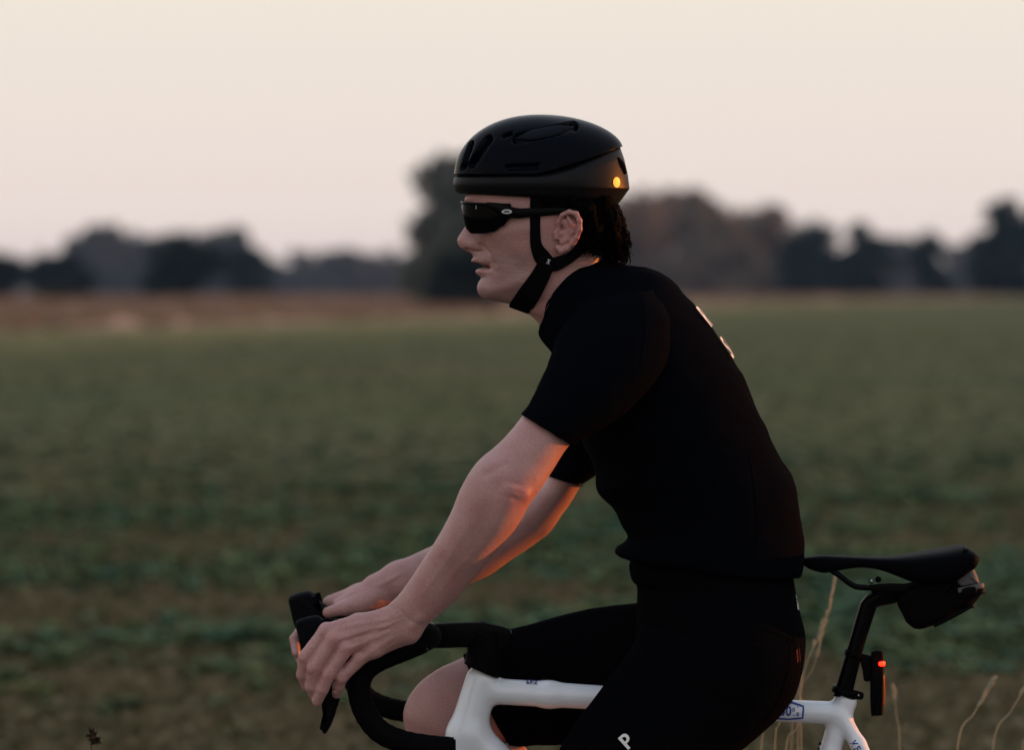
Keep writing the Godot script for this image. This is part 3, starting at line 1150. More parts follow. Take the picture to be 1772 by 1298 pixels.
func build_hand_near(mb: MB) -> void:
	var p := []
	p += chain([[722, 1046, 249, 22], [698, 1064, 247, 23], [668, 1078, 247, 21]], 14)
	p += chain([[734, 1056, 249, 20], [704, 1090, 246, 22], [664, 1106, 246, 20]], 14)
	p += chain([[672, 1066, 246, 14], [620, 1077, 249, 13.5], [566, 1090, 254, 11]], 9)
	p += chain([[670, 1080, 246, 15], [625, 1090, 252, 14], [578, 1106, 263, 12]], 9)
	p += chain([[674, 1096, 246, 15], [630, 1110, 252, 13.5], [599, 1122, 262, 11.5]], 9)
	p += chain([[684, 1106, 244, 14], [650, 1124, 252, 13], [623, 1140, 253, 10.5]], 9)
	p += chain([[660, 1086, 232, 18], [610, 1100, 240, 15], [590, 1108, 244, 13]], 8)
	p += chain([[566, 1090, 254, 12.5], [529, 1137, 257, 11.2], [524, 1168, 247, 10.2], [531, 1189, 237, 8.4]], 3)
	p += chain([[578, 1106, 262, 13.5], [545, 1155, 265, 12.4], [540, 1188, 255, 11.2], [546, 1206, 244, 9]], 3)
	p += chain([[599, 1122, 261, 13], [570, 1165, 266, 11.6], [558, 1193, 262, 10.4], [549, 1214, 255, 8.6]], 3)
	p += chain([[623, 1140, 252, 12], [592, 1171, 257, 10.8], [586, 1188, 248, 9.6], [583, 1201, 239, 8]], 3)
	p += chain([[660, 1082, 222, 13], [612, 1092, 198, 11], [578, 1104, 190, 9]], 5)
	# knuckles
	for q in [[563, 1090, 258, 7], [577, 1104, 267, 7], [597, 1120, 266, 6.5], [621, 1138, 256, 6]]:
		p.append([P(q[0], q[1], q[2]), P(q[0] - 2, q[1] + 2, q[2]), q[3] / PPM, q[3] / PPM, 10 / PPM])
	for q in [[526, 1138, 261, 6], [539, 1158, 269, 6], [566, 1168, 270, 5.6], [588, 1175, 260, 5.5]]:
		p.append([P(q[0], q[1], q[2]), P(q[0], q[1] + 1, q[2]), q[3] / PPM, q[3] / PPM, 5 / PPM])
	nets(mb, p, 0.0019)


func build_hand_far(mb: MB) -> void:
	var p := []
	p += chain([[738, 978, -246, 27], [690, 998, -236, 25], [650, 1016, -230, 23]], 16)
	p += chain([[750, 992, -244, 26], [700, 1014, -234, 25], [660, 1030, -228, 20]], 16)
	p += chain([[668, 1012, -230, 20], [620, 1028, -240, 17], [572, 1044, -246, 14]], 9)
	p += chain([[668, 1024, -234, 20], [620, 1042, -246, 16], [574, 1058, -250, 13]], 9)
	p += chain([[664, 1034, -222, 18], [630, 1046, -212, 16], [600, 1052, -202, 12.5], [568, 1060, -197, 10]], 8)
	p += chain([[676, 1012, -228, 20], [625, 1034, -226, 18], [590, 1050, -222, 15]], 10)
	p += chain([[648, 1034, -212, 17], [622, 1046, -208, 16]], 9)
	p += chain([[572, 1046, -246, 12], [528, 1082, -252, 10], [510, 1106, -240, 9], [513, 1130, -226, 7.6]], 3)
	p += chain([[576, 1060, -252, 12], [536, 1102, -256, 10], [516, 1128, -242, 9], [521, 1146, -228, 7.6]], 3)
	p += chain([[590, 1072, -252, 11], [556, 1112, -256, 9.6], [548, 1134, -244, 8.6]], 3)
	nets(mb, p, 0.0022)


# muscles, the crook of the elbow, tendons, veins and knuckles
func anatomy(mb: MB) -> void:
	var q := func(list: Array) -> Array:
		var o := []
		for a in list:
			o.append(P(a[0], a[1], a[2]))
		return o
	# near arm
	mb.ridge(q.call([[905, 745, 300], [880, 790, 318], [862, 812, 326]]), 0.020, 0.0030)
	mb.ridge(q.call([[838, 800, 318], [826, 850, 330], [806, 900, 322], [780, 950, 306]]), 0.019, 0.0042)
	mb.ridge(q.call([[880, 868, 330], [856, 920, 318], [820, 970, 304]]), 0.018, 0.0024)
	mb.ridge(q.call([[840, 822, 326], [856, 812, 330], [872, 802, 328]]), 0.0050, -0.0034)
	mb.ridge(q.call([[862, 838, 334], [845, 880, 330], [826, 925, 318]]), 0.010, -0.0010)
	mb.ridge(q.call([[884, 846, 334], [900, 852, 330], [912, 858, 318]]), 0.010, 0.0030)
	for w in [[[878, 836], [898, 838], [914, 842]], [[876, 858], [896, 864], [908, 870]], [[882, 848], [904, 854]]]:
		var l := []
		for a in w:
			l.append(P(a[0], a[1], 330))
		mb.ridge(l, 0.0042, -0.0016)
	mb.ridge(q.call([[800, 925, 320], [778, 965, 308], [752, 1000, 296], [730, 1030, 286]]), 0.0032, 0.0011)
	mb.ridge(q.call([[818, 955, 312], [790, 985, 302], [764, 1024, 290]]), 0.0030, 0.0009)
	mb.ridge(q.call([[726, 1072, 272], [716, 1082, 270]]), 0.0080, 0.0030)
	# back of the near hand
	mb.ridge(q.call([[668, 1072, 268], [620, 1080, 266], [576, 1091, 265]]), 0.0034, 0.0013)
	mb.ridge(q.call([[670, 1082, 268], [626, 1094, 268], [588, 1106, 272]]), 0.0034, 0.0014)
	mb.ridge(q.call([[672, 1094, 268], [636, 1110, 266], [606, 1121, 270]]), 0.0034, 0.0013)
	mb.ridge(q.call([[676, 1106, 266], [650, 1124, 264], [630, 1138, 262]]), 0.0034, 0.0011)
	mb.ridge(q.call([[690, 1074, 270], [655, 1090, 268], [640, 1104, 266], [612, 1108, 268]]), 0.0022, 0.0009)
	for k in [[528, 1138, 268], [541, 1157, 276], [567, 1167, 277], [590, 1173, 268]]:
		for d in [-4.0, 0.0, 4.0]:
			mb.ridge([P(k[0] - 8 + d * 0.4, k[1] - 4 + d, k[2]), P(k[0] + 9 + d * 0.4, k[1] + 4 + d, k[2])], 0.0014, -0.0007)
	# far arm
	mb.ridge(q.call([[930, 850, -215], [900, 885, -228], [860, 915, -228]]), 0.018, 0.003)
	mb.ridge(q.call([[952, 905, -260], [945, 920, -258]]), 0.012, 0.003)
	mb.ridge(q.call([[700, 990, -206], [660, 1012, -206], [610, 1028, -216]]), 0.0034, 0.0013)
	# throat and neck
	mb.ridge(q.call([[1003, 445, 66], [975, 490, 64], [945, 535, 46]]), 0.012, 0.0028)
	# cheekbone, hollow of the cheek, edge of the jaw, chin
	for s in [1.0, -1.0]:
		mb.ridge(q.call([[855, 404, 62 * s], [885, 398, 76 * s], [915, 394, 80 * s]]), 0.011, 0.0026)
		mb.ridge(q.call([[872, 440, 62 * s], [892, 452, 66 * s], [905, 470, 64 * s]]), 0.014, -0.0030)
		mb.ridge(q.call([[848, 505, 36 * s], [878, 497, 50 * s], [908, 484, 62 * s], [930, 462, 68 * s]]), 0.0085, 0.0026)
		mb.ridge(q.call([[832, 424, 25 * s], [846, 438, 38 * s], [856, 456, 42 * s]]), 0.0036, -0.0025)
		mb.ridge(q.call([[853, 463, 40 * s], [858, 470, 41 * s]]), 0.004, -0.0014)
		mb.ridge(q.call([[822, 421, 20 * s], [826, 430, 21 * s]]), 0.0046, 0.0024)
	mb.ridge(q.call([[832, 481, 14], [830, 482, 0], [832, 481, -14]]), 0.004, -0.0012)
	mb.ridge(q.call([[819, 440, 0], [818, 447, 0]]), 0.0022, -0.0010)


func build_person() -> void:
	var o := thing("person", "cyclist in black short-sleeved jersey and shorts leaning on the handlebar, facing left", "person")
	var mb := MB.new()
	mb.colour = Color(0.450, 0.252, 0.232)
	head_mb = MB.new()
	head_mb.colour = mb.colour
	build_head(head_mb)
	build_ear(head_mb, 1.0)
	build_ear(head_mb, -1.0)
	mb.v.append_array(head_mb.v)
	mb.c.append_array(head_mb.c)
	mb.ix.append_array(head_mb.ix)
	# trunk under the clothes, which joins neck, arms and legs
	sweep(mb, stations([[975, 560, 1090, 510, 0, 60], [990, 640, 1150, 520, 0, 130], [1030, 740, 1225, 610, 0, 150], [1075, 860, 1300, 760, 0, 135], [1110, 960, 1340, 900, 0, 135], [1130, 1060, 1360, 1050, 0, 150], [1150, 1130, 1340, 1180, 0, 130]], 4), 24)
	# arms
	sweep(mb, stations([[1000, 560, 1110, 600, 165, 45], [960, 640, 1060, 690, 222, 46], [905, 719, 988, 767, 255, 45], [868, 763, 957, 813, 270, 45], [826, 800, 936, 846, 280, 48], [799, 842, 917, 872, 284, 49], [780, 888, 893, 914, 280, 47], [757, 931, 862, 951, 272, 43], [735, 965, 830, 989, 264, 39], [712, 1000, 797, 1028, 256, 34], [691, 1029, 760, 1065, 250, 29], [674, 1046, 726, 1091, 247, 25], [668, 1058, 704, 1096, 246, 17], [664, 1070, 690, 1094, 246, 10]], 12), 84)
	sweep(mb, stations([[1010, 600, 1110, 630, -170, 44], [975, 720, 1065, 745, -225, 46], [948, 822, 1006, 838, -255, 42], [925, 850, 986, 872, -266, 43], [888, 878, 954, 914, -274, 45], [858, 890, 930, 938, -274, 44], [815, 912, 886, 968, -266, 41], [770, 935, 838, 1000, -256, 37], [722, 957, 778, 1020, -244, 31], [696, 974, 734, 1028, -238, 24], [680, 990, 700, 1030, -232, 14]], 9), 64)
	build_hand_near(mb)
	build_hand_far(mb)
	anatomy(mb)
	# far leg: knee raised, shin going down and back; near leg: stretched down
	sweep(mb, stations([[1150, 1060, 1160, 1270, -95, 62], [1000, 1072, 1010, 1278, -106, 60], [900, 1095, 925, 1280, -107, 58], [803, 1138, 884, 1285, -108, 57], [762, 1156, 862, 1288, -108, 57], [728, 1180, 840, 1292, -108, 54], [706, 1210, 838, 1298, -108, 52], [698, 1240, 860, 1296, -108, 51], [708, 1278, 905, 1290, -108, 50], [748, 1345, 925, 1330, -107, 52], [800, 1420, 960, 1395, -106, 50], [900, 1530, 1010, 1490, -105, 36], [985, 1610, 1050, 1580, -104, 27]], 5), 32)
	sweep(mb, stations([[1080, 1160, 1330, 1190, 90, 78], [985, 1270, 1200, 1370, 100, 74], [940, 1390, 1110, 1450, 104, 64], [930, 1500, 1065, 1530, 105, 56], [945, 1570, 1080, 1575, 105, 52], [1010, 1680, 1130, 1640, 104, 48], [1110, 1790, 1190, 1750, 103, 34], [1180, 1860, 1240, 1830, 102, 27]], 4), 28)
	# tone: knuckles, elbow, nose, ear, lips and cheeks are redder
	var red := [[P(895, 850, 318), 0.034, Color(0.43, 0.15, 0.15), 0.85], [P(880, 875, 320), 0.022, Color(0.42, 0.185, 0.175), 0.6], [P(797, 418, 0), 0.026, Color(0.49, 0.245, 0.225), 0.7], [P(985, 400, 95), 0.042, Color(0.38, 0.145, 0.13), 0.9], [P(870, 425, 68), 0.035, Color(0.48, 0.262, 0.245), 0.5],
		[P(577, 1108, 270), 0.024, Color(0.50, 0.235, 0.215), 0.6], [P(610, 1128, 268), 0.022, Color(0.50, 0.235, 0.215), 0.5], [P(530, 1150, 262), 0.018, Color(0.50, 0.235, 0.21), 0.6], [P(566, 1168, 270), 0.016, Color(0.50, 0.235, 0.21), 0.6], [P(588, 1180, 262), 0.016, Color(0.50, 0.235, 0.21), 0.6]]
	var mott := noise(28.0, 3, 8)
	for i in mb.v.size():
		var p := mb.v[i]
		var c := mb.c[i]
		var m := mott.get_noise_3dv(p)
		c = Color(c.r * (1.0 + 0.08 * m), c.g * (1.0 + 0.16 * m), c.b * (1.0 + 0.18 * m))
		for b in red:
			var d: float = p.distance_to(b[0])
			if d < b[1]:
				c = c.lerp(b[2], b[3] * pow(1.0 - d / b[1], 1.0) * (0.8 + 0.5 * m))
		mb.c[i] = c
	# lips
	var n_head := head_mb.v.size()
	for i in n_head:
		var p := mb.v[i]
		for l in [[452.5, 4.5, 824.0], [470.0, 6.0, 828.0]]:
			var q := P(l[2], l[0], 0)
			var dy: float = absf(p.y - q.y) * PPM / l[1]
			var dx := (p.x - q.x) * PPM
			if dy < 1.0 and dx < 14.0 and absf(p.z) * PPM < 22.0:
				mb.c[i] = mb.c[i].lerp(Color(0.42, 0.19, 0.18), 0.75 * (1.0 - dy * dy))
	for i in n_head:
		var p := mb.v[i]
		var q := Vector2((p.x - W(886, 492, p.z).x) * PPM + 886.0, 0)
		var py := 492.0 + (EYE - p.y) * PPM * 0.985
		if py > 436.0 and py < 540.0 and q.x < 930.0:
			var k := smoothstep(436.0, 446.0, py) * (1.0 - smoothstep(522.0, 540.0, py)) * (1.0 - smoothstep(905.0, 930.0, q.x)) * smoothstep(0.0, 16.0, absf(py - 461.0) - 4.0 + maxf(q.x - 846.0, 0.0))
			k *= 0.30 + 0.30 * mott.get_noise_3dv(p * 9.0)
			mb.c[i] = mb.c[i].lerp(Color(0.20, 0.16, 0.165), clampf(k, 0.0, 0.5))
	# inside of the mouth
	for i in mouth_in:
		mb.c[i] = Color(0.12, 0.04, 0.038)
	var pore := noise(160.0, 2, 3)
	mb.displace(pore, 0.00035)
	obj("body", mb, M.skin, o)

	build_hair(o)
	build_jersey(o)
	build_shorts(o)
	# teeth just showing in the open mouth
	var te := MB.new()
	for k in 7:
		var z := (k - 3) * 5.2
		tube(te, [P(835.5 + z * z * 0.04, 452.5, z), P(836 + z * z * 0.04, 457.4, z)], [Vector2(2.0, 2.3) / PPM], 8, 1, 0.7)
	obj("teeth", te, M.teeth, o)
	for q in [[[545, 1210, 262], [546.5, 1219, 258], 4.6], [[580.5, 1196, 254], [580.5, 1203, 247], 3.8]]:
		var na := MB.new()
		tube(na, [P(q[0][0], q[0][1], q[0][2]), P((q[0][0] + q[1][0]) / 2.0, (q[0][1] + q[1][1]) / 2.0, (q[0][2] + q[1][2]) / 2.0 + 0.6), P(q[1][0], q[1][1], q[1][2])], [Vector2(q[2] * 0.8, 1.2) / PPM, Vector2(q[2], 1.4) / PPM, Vector2(q[2] * 0.7, 1.0) / PPM], 12, 3)
		obj("fingernail", na, M.nail, o)
	# shoes, below the frame
	for s in [[1000, 1622, -104], [1195, 1868, 102]]:
		var sh := MB.new()
		sweep(sh, stations([[s[0] + 62, s[1] - 50, s[0] + 88, s[1] - 5, s[2], 24], [s[0] + 30, s[1] - 40, s[0] + 66, s[1] + 42, s[2], 36], [s[0] - 40, s[1] + 5, s[0] - 20, s[1] + 62, s[2], 42], [s[0] - 130, s[1] + 50, s[0] - 120, s[1] + 88, s[2], 44], [s[0] - 190, s[1] + 82, s[0] - 186, s[1] + 100, s[2], 24]], 4), 20)
		obj("shoe", sh, M.plastic, o)


func build_hair(o: Node3D) -> void:
	var mb := MB.new()
	var p := []
	for s in [1.0, -1.0]:
		p += chain([[914, 342, 76 * s, 8], [948, 350, 77 * s, 13], [985, 352, 79 * s, 14], [1015, 362, 76 * s, 14], [1025, 395, 66 * s, 16], [1032, 420, 54 * s, 16]], 8)
		p += chain([[940, 360, 79 * s, 6], [944, 378, 78 * s, 3.5]], 4)
		p += chain([[1040, 350, 50 * s, 20], [1050, 385, 44 * s, 22], [1052, 418, 36 * s, 20], [1052, 436, 26 * s, 14]], 10)
	p += chain([[1045, 345, 0, 22], [1058, 385, 0, 22], [1066, 415, 0, 20], [1066, 436, 0, 14]], 10)
	nets(mb, p, 0.0035)
	mb.displace(noise(90.0, 2, 6), 0.0035)
	rng.seed = 9
	# loose curls
	for i in 760:
		var s := -1.0 if rng.randf() < 0.35 else 1.0
		var f := rng.randf()
		var base: Vector3
		if f < 0.62:
			var yy := rng.randf_range(352, 442)
			var edge := 1060.0 + 22.0 * smoothstep(352, 400, yy)
			var z := rng.randf_range(0, 60) * s
			base = Vector3(edge - absf(z) * 0.42 - rng.randf_range(0, 14), yy, z)
		else:
			base = Vector3(rng.randf_range(1000, 1050), rng.randf_range(345, 432), 0)
			base.z = (84.0 - (base.x - 1000.0) * 0.45) * s
		var r := rng.randf_range(4.0, 8.5)
		var ph := rng.randf() * TAU
		var turns := rng.randf_range(1.3, 2.4)
		var drop := rng.randf_range(4, 14)
		var outx := rng.randf_range(0.0, 9.0) + (10.0 * rng.randf() if base.y > 410.0 else 0.0)
		var path := []
		for k in 15:
			var t := k / 14.0
			path.append(P(base.x + outx * t + r * cos(ph + TAU * turns * t) * (0.4 + t * 0.6), base.y + drop * t + 0.6 * r * sin(ph + TAU * turns * t), base.z + r * 0.8 * sin(ph + TAU * turns * t + 1.0)))
		var w := rng.randf_range(0.7, 1.5) / PPM
		tube(mb, path, [w, w * 1.1, w * 0.4], 4, 1)
	# a few loose locks that flick out at the nape
	for i in 46:
		var z := rng.randf_range(-44, 56)
		var y := rng.randf_range(396, 440)
		var x := 1064.0 + 10.0 * smoothstep(390, 425, y) - absf(z) * 0.3
		var r := rng.randf_range(6.0, 10.0)
		var ph := rng.randf_range(-0.6, 0.9)
		var path := []
		for k in 13:
			var t := k / 12.0
			var an := ph + 3.9 * t
			path.append(P(x + r * sin(an) + 14.0 * t, y - r * cos(an) + r + 8.0 * t, z + 6.0 * sin(an + i)))
		tube(mb, path, [1.5 / PPM, 1.3 / PPM, 0.5 / PPM], 5, 1)
	# short hairs over the ear and down in front of it
	for i in 320:
		var x := rng.randf_range(916, 1004)
		var y := rng.randf_range(338, 362) if x > 952 else rng.randf_range(345, 362)
		var z := 86.0 - absf(x - 975.0) * 0.06
		var a := P(x, y, z - 3)
		tube(mb, [a, P(x + rng.randf_range(0, 4), y + rng.randf_range(3, 7), z), P(x + rng.randf_range(1, 8), y + rng.randf_range(8, 13), z - 1)], [0.0006, 0.0005, 0.0002], 4, 1)
	obj("hair", mb, M.hair, o)


var torso: Array


func build_jersey(o: Node3D) -> void:
	var mb := MB.new()
	torso = stations([[938, 568, 1046, 446, 0, 66], [935, 572, 1053, 444, 0, 71], [932, 579, 1066, 449, 0, 78], [940, 594, 1084, 457, 0, 92], [962, 622, 1122, 465, 0, 122], [975, 662, 1165, 488, 0, 160], [990, 712, 1214, 545, 0, 178], [1008, 765, 1258, 605, 0, 182], [1030, 818, 1293, 667, 0, 176], [1036, 852, 1318, 726, 0, 170], [1064, 884, 1339, 776, 0, 166], [1073, 905, 1368, 818, 0, 164], [1085, 930, 1380, 860, 0, 164], [1068, 948, 1388, 925, 0, 166], [1066, 960, 1391, 972, 0, 166], [1090, 967, 1384, 998, 0, 160], [1110, 960, 1366, 985, 0, 148]], 6)
	var bow := []
	for i in 37:
		bow.append(Vector3(-24, 13, 0) / PPM * (1.0 - smoothstep(0.0, 36.0, i)))
	sweep(mb, torso, 64, 0.94, false, true, bow)
	# the collar's inner face
	sweep(mb, stations([[938, 568, 1046, 446, 0, 66], [942, 566, 1042, 450, 0, 63], [950, 590, 1050, 480, 0, 60]], 3), 64, 0.94, false, false, [bow[0], bow[0], bow[0], bow[0], bow[0], bow[0], bow[0]])
	# sleeves
	var near := stations([[1000, 520, 1130, 500, 105, 62], [978, 560, 1160, 560, 150, 84], [958, 602, 1145, 640, 192, 82], [943, 640, 1095, 702, 222, 72], [925, 682, 1042, 740, 243, 61], [901, 716, 994, 770, 258, 52]], 6)
	sweep(mb, near, 44, 0.97, true, false)
	var far := stations([[1000, 560, 1130, 560, -120, 70], [985, 640, 1120, 680, -195, 75], [970, 715, 1088, 745, -228, 66], [958, 770, 1052, 800, -245, 56], [946, 822, 1010, 840, -257, 48]], 6)
	sweep(mb, far, 40, 0.97, true, false)
	# turned-in hems
	for q in [[901, 716, 994, 770, 258, 52, 4, 1], [946, 822, 1010, 840, -257, 48, 3, 1]]:
		sweep(mb, stations([[q[0], q[1], q[2], q[3], q[4], q[5]], [q[0] + 3, q[1] - 1, q[2] - 3, q[3] - 2, q[4], q[5] - 4], [q[0] + 9, q[1] - 12, q[2] + 3, q[3] - 16, q[4], q[5] - 5]], 2), 44, 0.97, false, false)
	mb.displace(noise(9.0, 2, 31), 0.0035, Vector3(1.0, 2.2, 1.0))
	mb.displace(noise(34.0, 2, 32), 0.0009, Vector3(1.6, 0.8, 1.0))
	jersey_mb = mb
	var j := obj("jersey", mb, M.jersey, o)
	# seams, laid on the cloth
	for line in [[Vector2(1094, 470), Vector2(1106, 492), Vector2(1113, 530), Vector2(1114, 575), Vector2(1104, 630)], [Vector2(1268, 784), Vector2(1300, 784), Vector2(1325, 781), Vector2(1337, 778)], [Vector2(1298, 790), Vector2(1308, 850), Vector2(1312, 905), Vector2(1310, 950)]]:
		var se := MB.new()
		seam(se, mb, line, 1.0)
		obj("seam", se, M.jersey, j)
	# the print across the shoulder blades: only its left ends show at the edge of the back
	var pr := MB.new()
	back_print(pr, "R A", 36.3, 0.031, 0.004)
	back_print(pr, "S A", 41.6, 0.030, 0.004)
	obj("back_lettering", pr, M.print_white, j)


func seam(out: MB, on: MB, pts: Array, r: float) -> void:
	var q := curve(pts, 6)
	var ps := []
	var mid := P(q[q.size() / 2].x, q[q.size() / 2].y, 170)
	var tris := near_tris(on, mid, 0.16)
	for s in q:
		var w := P(s.x, s.y, 170)
		var z := lay(on, tris, w)
		if z > -1.0:
			ps.append(Vector3(w.x, w.y, z))
	if ps.size() > 2:
		tube(out, ps, [r / PPM], 6, 1)


# letters that run over the back of the jersey, from its left (near) side across; s0 = station, size in metres
func back_print(out: MB, text: String, s0: float, height: float, lift: float) -> void:
	var sh := text_shape(text, 0.9)
	var lo := 1e9
	for q in sh[0]:
		lo = minf(lo, q.x)
	var base := out.v.size()
	for q in sh[0]:
		var z: float = 0.052 - (q.x - lo) * height * 1.05
		var f: float = s0 - q.y * 3.4
		var i := clampi(int(f), 0, torso[0].size() - 2)
		var t := f - i
		var cc: Vector3 = torso[0][i].lerp(torso[0][i + 1], t)
		var aa: Vector3 = torso[1][i].lerp(torso[1][i + 1], t)
		var hw: float = lerpf(torso[2][i], torso[2][i + 1], t)
		var sn := pow(clampf(absf(z) / hw, 0.0, 0.99), 1.0 / 0.94)
		var cs := pow(sqrt(1.0 - sn * sn), 0.94)
		var p := cc - aa * cs
		p.z = z
		out.add(p - aa.normalized() * lift + Vector3(0, 0, lift * 0.3))
	var ix: PackedInt32Array = sh[1]
	for k in range(0, ix.size(), 3):
		var a: Vector3 = out.v[base + ix[k]]
		var n: Vector3 = (out.v[base + ix[k + 2]] - a).cross(out.v[base + ix[k + 1]] - a)
		if n.x < 0.0:
			out.tri(base + ix[k], base + ix[k + 2], base + ix[k + 1])
		else:
			out.tri(base + ix[k], base + ix[k + 1], base + ix[k + 2])


func build_shorts(o: Node3D) -> void:
	var mb := MB.new()
	# waist and seat
	sweep(mb, stations([[1112, 955, 1352, 950, 0, 140], [1090, 972, 1366, 972, 0, 150], [1089, 990, 1369, 985, 0, 152], [1094, 1006, 1372, 1000, 0, 153], [1102, 1014, 1375, 1014, 0, 155], [1102, 1045, 1383, 1055, 0, 164], [1100, 1090, 1391, 1100, 0, 172], [1098, 1130, 1389, 1148, 0, 172], [1100, 1165, 1372, 1205, 0, 160], [1140, 1180, 1350, 1230, 0, 110], [1200, 1200, 1320, 1236, 0, 40]], 5), 56, 0.94)
	# near thigh
	sweep(mb, stations([[1110, 1080, 1382, 1110, 78, 92], [1090, 1125, 1384, 1175, 88, 94], [1050, 1178, 1351, 1237, 98, 84], [1002, 1244, 1284, 1297, 104, 78], [968, 1296, 1222, 1352, 106, 76], [940, 1360, 1150, 1420, 102, 76], [930, 1420, 1110, 1470, 103, 70]], 5), 48, 0.96)
	# far thigh
	sweep(mb, stations([[1180, 1030, 1190, 1290, -80, 88], [1100, 1043, 1110, 1292, -92, 86], [1000, 1058, 1012, 1290, -106, 70], [920, 1080, 936, 1289, -107, 68], [878, 1091, 915, 1290, -107, 70], [838, 1112, 898, 1291, -108, 66], [801, 1133, 884, 1292, -108, 63]], 5), 40, 0.97)
	mb.displace(noise(10.0, 2, 51), 0.002, Vector3(1.4, 1.0, 1.0))
	shorts_mb = mb
	var s := obj("shorts", mb, M.shorts, o)
	for line in [[Vector2(1305, 1000), Vector2(1335, 1025), Vector2(1358, 1060), Vector2(1374, 1100), Vector2(1381, 1135)], [Vector2(1364, 1075), Vector2(1369, 1130), Vector2(1360, 1185), Vector2(1338, 1232), Vector2(1300, 1270), Vector2(1250, 1300)]]:
		var se := MB.new()
		seam(se, mb, line, 1.3)
		obj("seam", se, M.shorts, s)
	var pr := MB.new()
	print_on(pr, mb, "P", 1084, 1285, 190, 26, -0.75, 1.0, 0.0012, 0.9)
	obj("leg_lettering", pr, M.print_white, s)
	var bars := MB.new()
	band_on(bars, mb, [Vector2(1379.5, 1032), Vector2(1382.0, 1056)], 60, 1.6, 0.001)
	band_on(bars, mb, [Vector2(1382.2, 1036), Vector2(1384.2, 1058)], 60, 1.2, 0.001)
	obj("white_print", bars, M.print_white, s)
	var rd := MB.new()
	band_on(rd, mb, [Vector2(1376, 1118), Vector2(1378, 1140)], 60, 7.0, 0.001)
	obj("red_print", rd, M.print_red, s)


# ------------------------------------------------------------------ helmet and sunglasses
func cap_dist(p: Vector2, a: Vector2, b: Vector2) -> float:
	var ba := b - a
	var t := clampf((p - a).dot(ba) / ba.length_squared(), 0.0, 1.0)
	return (p - a - ba * t).length()


# how deep (px) the outer shell is cut at a place seen from the side
func vent_depth(x: float, y: float, z: float) -> float:
	var q := Vector2(x, y)
	var d := 0.0
	# [a, b, ra, depth]
	for s in [[Vector2(802, 290), Vector2(816, 248), 3.6, 14.0], [Vector2(817, 284), Vector2(846, 240), 6.0, 13.0], [Vector2(896, 240), Vector2(992, 219), 9.0, 11.0], [Vector2(872, 236), Vector2(884, 231), 3.5, 8.0], [Vector2(880, 290), Vector2(930, 288), 4.5, 5.0]]:
		var e: float = s[2] - cap_dist(q, s[0], s[1])
		d = maxf(d, s[3] * smoothstep(-1.0, 1.2, e))
	return d


